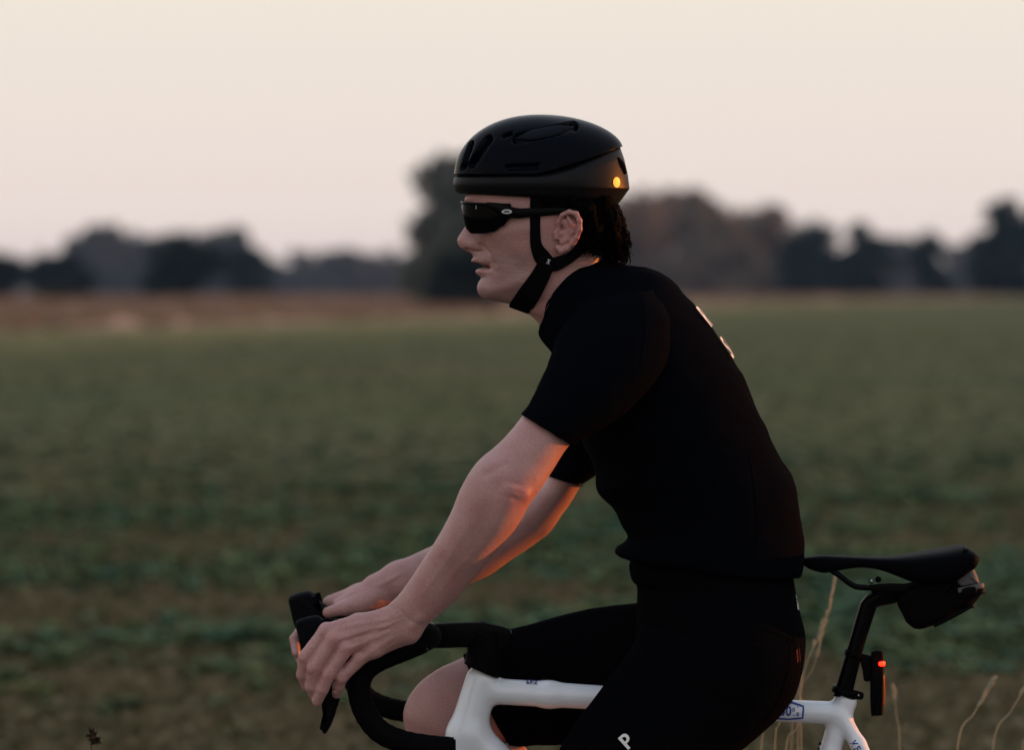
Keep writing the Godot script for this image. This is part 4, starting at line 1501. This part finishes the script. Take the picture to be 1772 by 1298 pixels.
func build_helmet() -> void:
	var o := thing("helmet", "glossy black road helmet with front slots worn on the rider's head", "helmet")
	var up := MB.new()
	var nv := 70
	var nu := 220
	var rs := []
	for i in nv + 1:
		var phi := PI / 2 * float(i) / nv
		var ring := PackedVector3Array()
		for j in nu:
			var az := TAU * j / nu        # 0 = front
			var ca := cos(az)
			var sa := sin(az)
			# the rim: front low and level, then rising to the tail
			var back := smoothstep(-0.05, 0.95, -ca)
			var rx := 935.0 - 149.0 * ca if ca > 0 else 935.0 - 142.0 * signf(ca) * pow(absf(ca), 1.0)
			var rz := 104.0 * signf(sa) * pow(absf(sa), 0.86 if ca > 0 else 1.05)
			var t := clampf((rx - 925.0) / 151.0, 0.0, 1.0)
			var ry := 303.0 - 49.0 * pow(t, 1.15)
			var pw := lerpf(1.0, 1.22, back)
			var c := pow(cos(phi), lerpf(0.92, 1.0, back))
			var s := pow(sin(phi), pw)
			var x := 935.0 + (rx - 935.0) * c
			var z := rz * c
			var y := ry + (198.0 - ry) * s
			var n := Vector3((x - 940.0) / 150.0, (y - 310.0) / 105.0, z / 104.0)
			n = Vector3(n.x / 150.0, n.y / 105.0, n.z / 104.0).normalized()
			var dp := vent_depth(x, y, absf(z))
			# two more slots on the brow, either side of the middle line
			var slot := smoothstep(0.0, 2.0, 7.0 - cap_dist(Vector2(z, y), Vector2(0, 288), Vector2(0, 250))) if x < 900 else 0.0
			dp = maxf(dp, 12.0 * slot)
			var q := Vector3(x, y, z) - n * dp
			ring.append(P(q.x, q.y, q.z))
		rs.append(ring)
	# turned under at the rim
	var under := PackedVector3Array()
	for j in nu:
		var m: Vector3 = P(935, 290, 0)
		var p: Vector3 = rs[0][j]
		under.append(p.lerp(Vector3(m.x, p.y - 0.001, m.z), 0.09))
	rs.push_front(under)
	up.rings(rs, false, true)
	var shell := obj("outer_shell", up, M.shell, o)
	# padding net that shows in the long side vent
	for s in [1.0, -1.0]:
		var nt := MB.new()
		var path := []
		for k in 9:
			var t := k / 8.0
			path.append(P(lerpf(893, 992, t), lerpf(239.5, 220, t), (76.0 - 26.0 * absf(t - 0.35)) * s))
		tube(nt, path, [Vector2(1.5, 1.5) / PPM, Vector2(8, 3) / PPM, Vector2(9, 3) / PPM, Vector2(8, 3) / PPM, Vector2(2, 2) / PPM], 12, 2)
		obj("vent_net", nt, M.vent_mesh, o)
	# lower shell: a brow band in front, a deep tail behind
	var lowm := MB.new()
	rs = []
	# profile: [front x, front y, back x, back y, side z, side y]
	for r in [[800, 300, 1052, 250, 88, 297], [790, 305, 1073, 255, 99, 303], [785, 310, 1080, 275, 102, 308], [784.6, 319, 1086.5, 303, 103, 316], [786, 323, 1089, 325, 102, 322], [787, 326, 1089, 327, 101, 325], [789, 332, 1076, 345, 97, 334], [797, 336, 1062, 362, 93, 341], [812, 334, 1044, 352, 84, 342], [818, 318, 1034, 335, 78, 325]]:
		var ring := PackedVector3Array()
		for j in nu:
			var az := TAU * j / nu
			var ca := cos(az)
			var sa := sin(az)
			var x: float
			var y: float
			if ca >= 0:
				x = 935.0 - (935.0 - r[0]) * pow(ca, 1.0)
				y = lerpf(r[5], r[1], smoothstep(0.0, 1.0, ca))
			else:
				x = 935.0 + (r[2] - 935.0) * pow(-ca, 0.92)
				y = lerpf(r[5], r[3], pow(-ca, 1.5))
			var z: float = r[4] * signf(sa) * pow(absf(sa), 0.86 if ca > 0 else 1.0)
			ring.append(P(x, y, z))
		rs.append(ring)
	lowm.rings(rs, false, false)
	var ls := obj("lower_shell", lowm, M.shell_low, o)
	# exhaust openings at the tail
	for s in [1.0, -1.0]:
		var ex := MB.new()
		tube(ex, [P(1062, 272, 34 * s), P(1072, 284, 30 * s), P(1080, 300, 24 * s)], [Vector2(5, 7) / PPM, Vector2(8, 9) / PPM, Vector2(5, 7) / PPM], 14, 4)
		obj("exhaust_vent", ex, M.black_hole, o)
	# the shield-shaped black facet and the round golden badge
	var bd := MB.new()
	disc_on(bd, lowm, Vector2(1066.5, 316), 6.2, 9.0, 0.0012)
	obj("badge", bd, M.badge, o)
	# straps
	for s in [1.0, -1.0]:
		var st := MB.new()
		ribbon(st, [P(926, 338, 88 * s), P(926, 370, 85 * s), P(926, 400, 83 * s), P(928, 425, 80 * s), P(938, 445, 77 * s), P(950, 456, 74 * s)], [8.5, 9, 9, 10, 14, 12], s)
		ribbon(st, [P(1012, 352, 88 * s), P(1010, 400, 78 * s), P(1003, 430, 76 * s), P(986, 446, 76 * s), P(962, 457, 75 * s), P(950, 458, 74 * s)], [8, 8, 9, 9, 12, 10], s)
		ribbon(st, [P(948, 446, 79 * s), P(940, 468, 78 * s), P(928, 490, 70 * s), P(914, 512, 57 * s), P(903, 530, 34 * s), P(899, 537, 0)], [13, 15, 17, 19, 20, 20], s)
		var sm := obj("chin_strap", st, M.strap, o)
		if s > 0:
			var lg := MB.new()
			print_on(lg, st, "X", 949, 453, 80, 8.5, 0.35, 0.8, 0.0006, 0.5)
			obj("strap_logo", lg, M.print_grey, sm)


func disc_on(out: MB, on: MB, at: Vector2, rx: float, ry: float, lift: float) -> void:
	var ps := PackedVector3Array([P(at.x, at.y, 40)])
	var ix := PackedInt32Array()
	for k in 24:
		ps.append(P(at.x + rx * cos(TAU * k / 24), at.y + ry * sin(TAU * k / 24), 40))
		ix.append_array([0, 1 + k, 1 + (k + 1) % 24])
	lay_points(out, on, ps, ix, lift)


# a webbing band: half widths in px, lying flat against the head (s = side)
func ribbon(mb: MB, pts: Array, widths: Array, s: float) -> void:
	var p := curve(pts, 6)
	var w := curve(widths, 6)
	var rs := []
	for i in p.size():
		var t: Vector3 = (p[mini(i + 1, p.size() - 1)] - p[maxi(i - 1, 0)]).normalized()
		var out: Vector3 = (p[i] - Vector3(P(950, 420, 0).x, p[i].y + 0.0, 0))
		out = Vector3(out.x * 0.12, 0, s * 0.06 + p[i].z * 0.4).normalized()
		if i > p.size() * 0.6 and absf(p[i].z) < 0.05:
			out = (out + Vector3(-0.2, -0.9, 0)).normalized()
		var a: Vector3 = t.cross(out).normalized() * w[i] / PPM
		var n: Vector3 = a.cross(t).normalized() * 0.0012
		if n.dot(out) < 0:
			n = -n
		rs.append(PackedVector3Array([p[i] - a - n, p[i] - a * 0.9 + n, p[i] + a * 0.9 + n, p[i] + a - n]))
	mb.rings(rs)


func lens_x(z: float) -> float:
	return 800.0 + 83.0 * pow(absf(z) / 88.0, 2.4)


func build_glasses() -> void:
	var o := thing("sunglasses", "black wraparound sport sunglasses on the rider's face", "sunglasses")
	var ln := MB.new()
	var rs_out := []
	var nz := 56
	# lower edge of the lens across its width
	var low := [[0.0, 371.0], [8.0, 373.0], [16.0, 384.0], [27.0, 397.0], [43.0, 404.5], [60.0, 404.5], [72.0, 401.0], [81.0, 391.0], [88.0, 374.0]]
	for i in nz + 1:
		var z := -88.0 + 176.0 * i / nz
		var az := absf(z)
		var yb := 371.0
		for k in low.size() - 1:
			if az >= low[k][0] and az <= low[k + 1][0]:
				yb = lerpf(low[k][1], low[k + 1][1], smoothstep(0, 1, (az - low[k][0]) / (low[k + 1][0] - low[k][0])))
		var yt := 351.5 + 4.0 * az / 88.0
		var col := PackedVector3Array()
		for k in 9:
			var t := k / 8.0
			var y := lerpf(yt, yb, t)
			var x := lens_x(z) - 1.5 * sin(PI * t) + 3.0 * t * t * (1.0 - az / 110.0)
			col.append(P(x, y, z))
		for k in range(8, -1, -1):
			var t := k / 8.0
			var y := lerpf(yt, yb, t)
			var x := lens_x(z) - 1.5 * sin(PI * t) + 3.0 * t * t * (1.0 - az / 110.0) + 2.0
			col.append(P(x, y, z * 0.985))
		rs_out.append(col)
	ln.rings(rs_out)
	obj("lens", ln, M.lens, o)
	var fr := MB.new()
	var path := []
	for i in 41:
		var z := -88.5 + 177.0 * i / 40
		path.append(P(lens_x(z) - 1.0, 350.5 + 4.0 * absf(z) / 88.0, z))
	tube(fr, path, [Vector2(2.4, 2.4) / PPM], 8, 1)
	obj("frame", fr, M.glasses, o)
	for s in [1.0, -1.0]:
		var np := MB.new()
		tube(np, [P(805, 374, 5 * s), P(809, 384, 9 * s), P(815, 393, 14 * s)], [Vector2(3, 2) / PPM, Vector2(3.6, 2) / PPM, Vector2(2.5, 2) / PPM], 8, 4)
		obj("nose_pad", np, M.glasses, o)
		var te := MB.new()
		sweep(te, stations([[842, 350, 842, 356, 68 * s, 4], [860, 351, 860, 368, 79 * s, 4], [876, 355, 876, 375, 87 * s, 4], [895, 360, 895, 378, 88 * s, 4], [915, 360, 915, 376, 86 * s, 4], [940, 359, 940, 374, 88 * s, 3.5], [970, 359, 970, 371, 89 * s, 3.2], [998, 361, 998, 369, 89 * s, 3]], 5), 16, 0.7)
		var tm := obj("temple", te, M.glasses, o)
		if s > 0:
			var lg := MB.new()
			var ps := PackedVector3Array()
			var ix := PackedInt32Array()
			for k in 32:
				var a := TAU * k / 32
				ps.append(P(877 + 9.0 * cos(a), 366.5 + 3.9 * sin(a), 84))
				ps.append(P(877 + 5.6 * cos(a), 366.5 + 1.5 * sin(a), 84))
				var b := 2 * k
				var n := 2 * ((k + 1) % 32)
				ix.append_array([b, n, b + 1, b + 1, n, n + 1])
			lay_points(lg, te, ps, ix, 0.0005)
			obj("temple_logo", lg, M.print_grey, tm)
	var mk := MB.new()
	print_on(mk, ln, "T", 824, 358.5, 40, 8, 0.05, 1.0, 0.0006, 0.2)
	obj("lens_print", mk, M.print_grey, o)


# ------------------------------------------------------------------ bicycle
func far_side(p: Vector3) -> Vector3:
	return Vector3(p.x - 0.035, p.y, -p.z)


func pts(list: Array, far := false) -> Array:
	var out := []
	for q in list:
		var p := P(q[0], q[1], q[2])
		out.append(far_side(p) if far else p)
	return out


func mirror(mb: MB) -> MB:
	var m := MB.new()
	m.c = mb.c
	for p in mb.v:
		m.v.append(far_side(p))
	for i in range(0, mb.ix.size(), 3):
		m.tri(mb.ix[i], mb.ix[i + 2], mb.ix[i + 1])
	return m


func build_bicycle() -> void:
	var o := thing("bicycle", "white road bicycle with black drop handlebar and black saddle under the rider", "bicycle")
	var fr := MB.new()
	var p := []
	p += chain([[833, 1178, 0, 28], [808, 1270, 0, 33], [795, 1322, 0, 34]], 8)
	p += chain([[852, 1196, 0, 23], [950, 1202, 0, 22], [1064, 1209, 0, 21]], 13)
	p += chain([[812, 1272, 0, 33], [900, 1362, 0, 33]], 18)
	nets(fr, p, 0.0033)
	p = []
	p += chain([[1463, 1212, 0, 20], [1452, 1244, 0, 19.5], [1436, 1300, 0, 18], [1426, 1335, 0, 17]], 6)
	p += chain([[1330, 1229, 0, 19], [1440, 1234, 0, 20]], 10)
	for s in [1.0, -1.0]:
		p += chain([[1454, 1238, 6 * s, 15], [1484, 1288, 16 * s, 13], [1512, 1332, 26 * s, 11]], 9)
	nets(fr, p, 0.0028)
	tube(fr, pts([[1050, 1208, 0], [1200, 1219, 0], [1345, 1229.3, 0]]), [20.5 / PPM, 19.0 / PPM, 18.6 / PPM], 28, 6)
	tube(fr, pts([[880, 1342, 0], [1285, 1690, 0]]), [31.0 / PPM, 28.0 / PPM], 24, 4)
	tube(fr, pts([[1430, 1322, 0], [1285, 1690, 0]]), [17.0 / PPM, 18.0 / PPM], 24, 4)
	for s in [1.0, -1.0]:
		tube(fr, pts([[1506, 1322, 24 * s], [1620, 1505, 52 * s], [1750, 1711, 70 * s]]), [11.0 / PPM, 8.0 / PPM], 14, 5)
		tube(fr, pts([[1300, 1690, 28 * s], [1520, 1700, 50 * s], [1750, 1711, 70 * s]]), [14.0 / PPM, 9.0 / PPM], 14, 5)
	tube(fr, pts([[1285, 1690, -45], [1285, 1690, 45]]), [26.0 / PPM], 24, 1)
	frame_mb = fr
	var f := obj("frame", fr, M.frame, o)
	# stickers
	var dc := MB.new()
	band_on(dc, fr, [Vector2(1322, 1217), Vector2(1366, 1215.5), Vector2(1390, 1223), Vector2(1388.5, 1243), Vector2(1364, 1245.5), Vector2(1322, 1243), Vector2(1312, 1230)], 20, 3.2, 0.0006, true)
	print_on(dc, fr, "100", 1353.5, 1231, 20, 16.5, 0.04, 0.86, 0.0006, 0.9)
	print_on(dc, fr, "o", 1373.0, 1227.6, 20, 8.6, 0.04, 0.8, 0.0006, 0.9)
	print_on(dc, fr, "o", 1380.0, 1235.6, 20, 8.6, 0.04, 0.8, 0.0006, 0.9)
	print_on(dc, fr, "/", 1376.5, 1231.5, 20, 16.0, 0.12, 1.0, 0.0006, 0.9)
	obj("hexagon_sticker", dc, M.print_blue, f)
	dc = MB.new()
	print_on(dc, fr, "KE", 1479, 1291, 30, 12.5, 0.98, 1.0, 0.0006, 0.9)
	obj("stay_lettering", dc, M.print_blue, f)
	dc = MB.new()
	band_on(dc, fr, [Vector2(1419, 1284), Vector2(1417.5, 1290)], 12, 5.0)
	band_on(dc, fr, [Vector2(1416.5, 1293), Vector2(1415.5, 1298)], 12, 4.0)
	obj("seat_tube_mark", dc, M.print_black, f)
	dc = MB.new()
	print_on(dc, fr, "EK2", 920, 1180.5, 16, 7.5, 0.05, 1.1, 0.0006, 0.5)
	obj("top_tube_lettering", dc, M.print_blue, f)

	# fork and front end
	var fk := MB.new()
	for s in [1.0, -1.0]:
		tube(fk, pts([[792, 1330, 20 * s], [755, 1440, 55 * s], [690, 1610, 60 * s], [626, 1711, 55 * s]]), [Vector2(26, 14) / PPM, Vector2(22, 12) / PPM, Vector2(10, 8) / PPM], 14, 5)
	tube(fk, pts([[800, 1300, 0], [790, 1345, 0]]), [33.0 / PPM, 30.0 / PPM], 24, 2)
	obj("fork", fk, M.frame, o)
	var sp := MB.new()
	sweep(sp, stations([[803, 1147, 864, 1173, 0, 31], [806, 1138, 868, 1160, 0, 31], [811, 1112, 870, 1125, 0, 31], [818, 1088, 868, 1094, 0, 30]], 3), 32, 0.85)
	obj("headset_cover", sp, M.plastic, o)
	var stm := MB.new()
	plate(stm, [Vector2(738, 1082), Vector2(770, 1078), Vector2(826, 1076), Vector2(842, 1078), Vector2(884, 1090), Vector2(880, 1116), Vector2(852, 1130), Vector2(812, 1121), Vector2(770, 1122), Vector2(742, 1120), Vector2(732, 1100)], -24, 24, 7, 3)
	obj("stem", stm, M.carbon, o)
	var cv := MB.new()
	cv.rings([PackedVector3Array([P(832, 1074.5, -17), P(832, 1074.5, 17), P(884, 1088.5, 17), P(884, 1088.5, -17)]), PackedVector3Array([P(832, 1079, -17), P(832, 1079, 17), P(884, 1093, 17), P(884, 1093, -17)])])
	obj("stem_top_cap", cv, M.metal_dark, o, true)

	# handlebar, tape, hoods, levers
	var hb := MB.new()
	tube(hb, [P(735, 1098, 190), P(738, 1099, 100), P(742, 1099, 0), far_side(P(738, 1099, 100)), far_side(P(735, 1098, 190))], [Vector2(15, 24) / PPM], 20, 6)
	obj("handlebar", hb, M.carbon, o)
	var drop := [[742, 1101, 150], [738, 1104, 190], [722, 1114, 212], [690, 1128, 220], [655, 1143, 221], [632, 1160, 221], [622, 1184, 221], [625, 1214, 221], [638, 1243, 221], [661, 1268, 221], [698, 1284, 221], [742, 1292, 221], [784, 1296, 221]]
	for far in [false, true]:
		var tp := MB.new()
		var path := curve(pts(drop, far), 12)
		var nr := path.size()
		var rad := []
		for k in nr:
			var wrap := 0.7 * absf(sin(k * 0.55))      # the overlapping turns of the tape
			var b := 19.0 + wrap
			if k < 40:
				b = lerpf(22.0, 19.0, k / 40.0) + wrap * 0.5
			rad.append(b / PPM)
		tube(tp, path, rad, 20, 1)
		var t := obj("bar_tape", tp, M.tape, o)
		var ep := MB.new()
		tube(ep, [path[-1] - Vector3(0.002, 0, 0), path[-1] + Vector3(0.004, 0, 0)], [16.0 / PPM], 20, 1)
		obj("bar_plug", ep, M.plastic, t)
	var arc := MB.new()
	tube(arc, pts([[702, 1103, 224], [714, 1102, 226], [726, 1108, 226], [735, 1117, 224], [741, 1127, 219]]), [1.2 / PPM, 2.4 / PPM, 1.4 / PPM], 8, 5)
	obj("tape_finishing_ring", arc, M.plastic_shine, o)
	var hd := MB.new()
	plate(hd, [Vector2(512, 1080), Vector2(518, 1072), Vector2(545, 1065), Vector2(557, 1069), Vector2(564, 1080), Vector2(590, 1098), Vector2(630, 1112), Vector2(690, 1112), Vector2(694, 1140), Vector2(650, 1162), Vector2(606, 1176), Vector2(570, 1158), Vector2(540, 1146), Vector2(524, 1130), Vector2(516, 1100)], 200, 236, 10, 4)
	obj("brake_hood", hd, M.hood, o)
	obj("brake_hood", mirror(hd), M.hood, o)
	var lv := MB.new()
	plate(lv, [Vector2(536, 1132), Vector2(556, 1132), Vector2(580, 1165), Vector2(588, 1205), Vector2(586, 1219), Vector2(576, 1249), Vector2(567, 1266), Vector2(562, 1270), Vector2(558, 1266), Vector2(561, 1248), Vector2(557, 1226), Vector2(552, 1190)], 208, 226, 6, 4)
	obj("brake_lever", lv, M.carbon, o)
	obj("brake_lever", mirror(lv), M.carbon, o)

	# saddle, post
	var sd := MB.new()
	sweep(sd, stations([[1389, 968, 1389, 974, 0, 8], [1396, 964, 1396, 983, 0, 17], [1422, 961, 1422, 991, 0, 22], [1442, 961.5, 1442, 988, 0, 24], [1485, 963, 1485, 981.5, 0, 28], [1520, 963.5, 1520, 985.5, 0, 36], [1550, 962, 1550, 996, 0, 48], [1588, 957, 1588, 1009, 0, 62], [1630, 950, 1630, 1007, 0, 72], [1660, 944, 1650, 1002, 0, 74], [1673, 947, 1668, 988, 0, 72], [1682, 953, 1675, 984, 0, 68], [1687, 959, 1679, 980, 0, 62]], 5), 44, 0.55)
	var sdo := obj("saddle", sd, M.saddle, o)
	var pad := MB.new()
	rng.seed = 61
	for i in 260:
		var x := rng.randf_range(1664, 1684)
		var f2 := (x - 1664) / 20.0
		var y := rng.randf_range(949 + 7 * f2, 982 - 10 * f2)
		var z := (72.0 - 22.0 * f2 * f2) * rng.randf_range(-1.0, 1.0)
		if rng.randf() < 0.6:
			z = 66.0 - 18.0 * f2
		var q := P(x + 1.0, y, z)
		tube(pad, [q - Vector3(0.0012, 0, 0), q, q + Vector3(0.0012, 0, 0)], [0.0006, 0.0016, 0.0006], 6, 1)
	obj("lattice_padding", pad, M.saddle, sdo)
	for s in [1.0, -1.0]:
		var rl := MB.new()
		tube(rl, pts([[1436, 986, 12 * s], [1452, 996, 17 * s], [1474, 1012, 22 * s], [1492, 1016.5, 24 * s], [1540, 1016.5, 26 * s], [1575, 1013, 30 * s], [1612, 1000, 34 * s]]), [5.0 / PPM, 5.5 / PPM, 4.5 / PPM], 12, 6)
		obj("saddle_rail", rl, M.carbon, o)
	var post := MB.new()
	sweep(post, stations([[1441, 1204, 1473, 1206, 0, 15], [1447, 1182, 1477, 1190, 0, 15], [1465, 1121, 1492, 1128, 0, 15], [1484, 1055, 1514, 1058, 0, 15], [1490, 1040, 1520, 1050, 0, 16], [1504, 1026, 1548, 1044, 0, 20], [1520, 1017, 1560, 1036, 0, 22], [1546, 1014, 1568, 1026, 0, 22]], 6), 28, 0.8)
	var po := obj("seat_post", post, M.carbon, o)
	var clamp := MB.new()
	plate(clamp, [Vector2(1508, 1012), Vector2(1560, 1010), Vector2(1574, 1018), Vector2(1566, 1027), Vector2(1512, 1026)], -34, 34, 4, 3)
	obj("rail_clamp", clamp, M.plastic, po)
	for q in [[1507, 1006, 4.5], [1519, 1003, 5.5]]:
		var bolt := MB.new()
		tube(bolt, pts([[q[0], q[1], 18], [q[0], q[1], 30]]), [q[2] / PPM], 12, 1)
		obj("clamp_bolt", bolt, M.metal if q[0] < 1510 else M.plastic, po)
	var sc := MB.new()
	sweep(sc, stations([[1438, 1196, 1480, 1211, 0, 23], [1439, 1191, 1482, 1206, 0, 24], [1441, 1185, 1483, 1199, 0, 23]], 2), 28, 0.85)
	plate(sc, [Vector2(1474, 1194), Vector2(1491, 1198), Vector2(1494, 1202), Vector2(1491, 1211), Vector2(1472, 1207)], -9, 14, 2, 2)
	var sco := obj("seat_post_clamp", sc, M.plastic, o)
	var bt := MB.new()
	tube(bt, pts([[1484.5, 1203.5, 12], [1484.5, 1203.5, 16.5]]), [2.2 / PPM], 12, 1)
	obj("clamp_bolt", bt, M.metal, sco)

	# wheels and cranks, below the frame of the picture
	for wx in [626, 1750]:
		var whl := Node3D.new()
		whl.name = "wheel"
		o.add_child(whl, true)
		var c := P(wx, 1711, 0)
		c.y = 0.345
		for part in [["tyre", 0.328, 0.0135, M.tyre], ["rim", 0.302, 0.012, M.carbon]]:
			var ty := MB.new()
			var path := []
			for k in 65:
				path.append(c + Vector3(cos(TAU * k / 64), sin(TAU * k / 64), 0) * part[1])
			tube(ty, path, [Vector2(part[2] * (1.0 if part[0] == "tyre" else 2.0), part[2])], 12, 1)
			obj(part[0], ty, part[3], whl)
		var sp2 := MB.new()
		for k in 24:
			var a := TAU * k / 24
			tube(sp2, [c + Vector3(cos(a + 0.5), sin(a + 0.5), 0) * 0.02 + Vector3(0, 0, 0.025 if k % 2 else -0.025), c + Vector3(cos(a), sin(a), 0) * 0.295], [0.0009], 5, 1)
		tube(sp2, [c + Vector3(0, 0, -0.05), c + Vector3(0, 0, 0.05)], [0.018], 16, 1)
		obj("spokes", sp2, M.carbon, whl)
	var cr := MB.new()
	tube(cr, pts([[1285, 1690, 62], [1170, 1880, 66]]), [Vector2(13, 8) / PPM, Vector2(10, 7) / PPM], 12, 2)
	tube(cr, pts([[1285, 1690, -62], [1060, 1690, -66]]), [Vector2(13, 8) / PPM, Vector2(10, 7) / PPM], 12, 2)
	tube(cr, pts([[1285, 1690, -70], [1285, 1690, 64]]), [14.0 / PPM], 16, 1)
	obj("crank", cr, M.carbon, o)
	var ch := MB.new()
	tube(ch, pts([[1285, 1690, -54], [1285, 1690, -50]]), [115.0 / PPM], 48, 1)
	obj("chainring", ch, M.carbon, o)


func build_bag_and_light() -> void:
	var o := thing("saddle_bag", "black saddle bag strapped beneath the rear of the saddle", "bag")
	var mb := MB.new()
	plate(mb, [Vector2(1553, 1042), Vector2(1566, 1024), Vector2(1600, 1004), Vector2(1650, 985), Vector2(1676, 978), Vector2(1682, 984), Vector2(1696, 1014), Vector2(1701, 1026), Vector2(1678, 1049), Vector2(1652, 1064), Vector2(1628, 1078), Vector2(1592, 1090), Vector2(1572, 1081), Vector2(1560, 1060)], -44, 44, 16, 4)
	mb.displace(noise(22.0, 2, 71), 0.003)
	obj("pouch", mb, M.bag, o)
	var pn := MB.new()
	plate(pn, [Vector2(1652, 992), Vector2(1676, 977), Vector2(1683, 982), Vector2(1693, 1005), Vector2(1690, 1012), Vector2(1660, 1016)], -40, 46.5, 8, 3)
	obj("grey_panel", pn, M.bag_panel, o)
	for q in [[[1657, 1022], [1699, 1014], 4.5], [[1661, 1034], [1701, 1024], 4.5], [[1615, 1084], [1682, 1050], 3.0]]:
		var st := MB.new()
		tube(st, [P(q[0][0], q[0][1], 45), P((q[0][0] + q[1][0]) / 2.0, (q[0][1] + q[1][1]) / 2.0, 47), P(q[1][0] - 3, q[1][1], 43), P(q[1][0] + 1, q[1][1], 30), P(q[1][0] + 2, q[1][1], -30)], [Vector2(q[2], 1.5) / PPM], 8, 4)
		obj("strap", st, M.bag_panel if q[2] > 4 and q[0][1] < 1030 else M.plastic, o)
	var bk := MB.new()
	plate(bk, [Vector2(1664, 1019), Vector2(1686, 1015), Vector2(1688, 1027), Vector2(1668, 1032)], 44, 51, 2, 2)
	obj("buckle", bk, M.plastic, o)

	var l := thing("rear_light", "lit red rear light clipped to the seat post below the saddle", "bicycle light")
	var h := MB.new()
	plate(h, [Vector2(1506, 1134), Vector2(1509, 1127), Vector2(1518, 1125), Vector2(1527, 1128), Vector2(1529, 1138), Vector2(1529, 1180), Vector2(1528, 1230), Vector2(1524, 1238), Vector2(1512, 1239), Vector2(1506, 1234), Vector2(1505, 1180)], -14, 14, 5, 3)
	obj("housing", h, M.plastic, l)
	var mo := MB.new()
	plate(mo, [Vector2(1489, 1132), Vector2(1500, 1133), Vector2(1508, 1140), Vector2(1508, 1172), Vector2(1504, 1179), Vector2(1494, 1178), Vector2(1492, 1160), Vector2(1488, 1146)], -9, 9, 3, 2)
	sweep(mo, stations([[1460, 1133, 1490, 1141, 0, 19], [1461, 1128, 1492, 1136, 0, 20], [1462, 1122, 1493, 1130, 0, 19]], 2), 24, 0.85)
	obj("mount", mo, M.plastic, l)
	var ln := MB.new()
	tube(ln, pts([[1526.5, 1168, 0], [1527.5, 1195, 0], [1526.5, 1221, 0]]), [Vector2(3.2, 10.5) / PPM], 16, 4, 0.8)
	obj("lens", ln, M.red_lens, l)
	var led := MB.new()
	tube(led, pts([[1520, 1149, 13.5], [1524, 1149, 14.8], [1528, 1149, 11], [1530, 1149, 3]]), [Vector2(2.6, 1.0) / PPM, Vector2(4.0, 1.4) / PPM, Vector2(4.2, 1.4) / PPM, Vector2(3.4, 1.2) / PPM], 14, 4)
	obj("led", led, M.led, l)
	var om := OmniLight3D.new()
	om.name = "led_light"
	om.light_color = Color(1.0, 0.12, 0.04)
	om.light_energy = 0.0006
	om.light_size = 0.004
	om.omni_range = 3.0
	om.omni_attenuation = 2.0
	om.shadow_enabled = true
	om.position = P(1531, 1149, 19)
	add_child(om)

	var c := thing("bike_computer", "small black bike computer on the handlebar above the near hand", "bike computer")
	var bc := MB.new()
	plate(bc, [Vector2(563, 1070), Vector2(600, 1072), Vector2(655, 1077), Vector2(660, 1084), Vector2(640, 1090), Vector2(568, 1082)], -24, 24, 3, 2)
	obj("case", bc, M.plastic, c)
	var sn := MB.new()
	sn.rings([PackedVector3Array([P(566, 1069.4, -21), P(566, 1069.4, 21), P(652, 1076.4, 21), P(652, 1076.4, -21)]), PackedVector3Array([P(566, 1071.5, -21), P(566, 1071.5, 21), P(652, 1078.5, 21), P(652, 1078.5, -21)])])
	obj("screen", sn, M.lens, c, true)
	var mt := MB.new()
	tube(mt, pts([[650, 1086, 0], [700, 1096, 0], [742, 1100, 0]]), [Vector2(5, 12) / PPM], 12, 4)
	obj("mount", mt, M.plastic, c)


func _ready() -> void:
	make_materials()
	M.metal_dark = smat(lin(0.02, 0.02, 0.021), 0.18, 0.55)
	M.plastic_shine = smat(lin(0.05, 0.05, 0.055), 0.15, 0.6)
	build_light()
	var t0 := Time.get_ticks_msec()
	build_ground()
	build_crop()
	build_trees()
	build_verge()
	print("setting ", Time.get_ticks_msec() - t0)
	build_person()
	print("person ", Time.get_ticks_msec() - t0)
	build_helmet()
	build_glasses()
	print("head wear ", Time.get_ticks_msec() - t0)
	build_bicycle()
	build_bag_and_light()
	print("bicycle ", Time.get_ticks_msec() - t0)
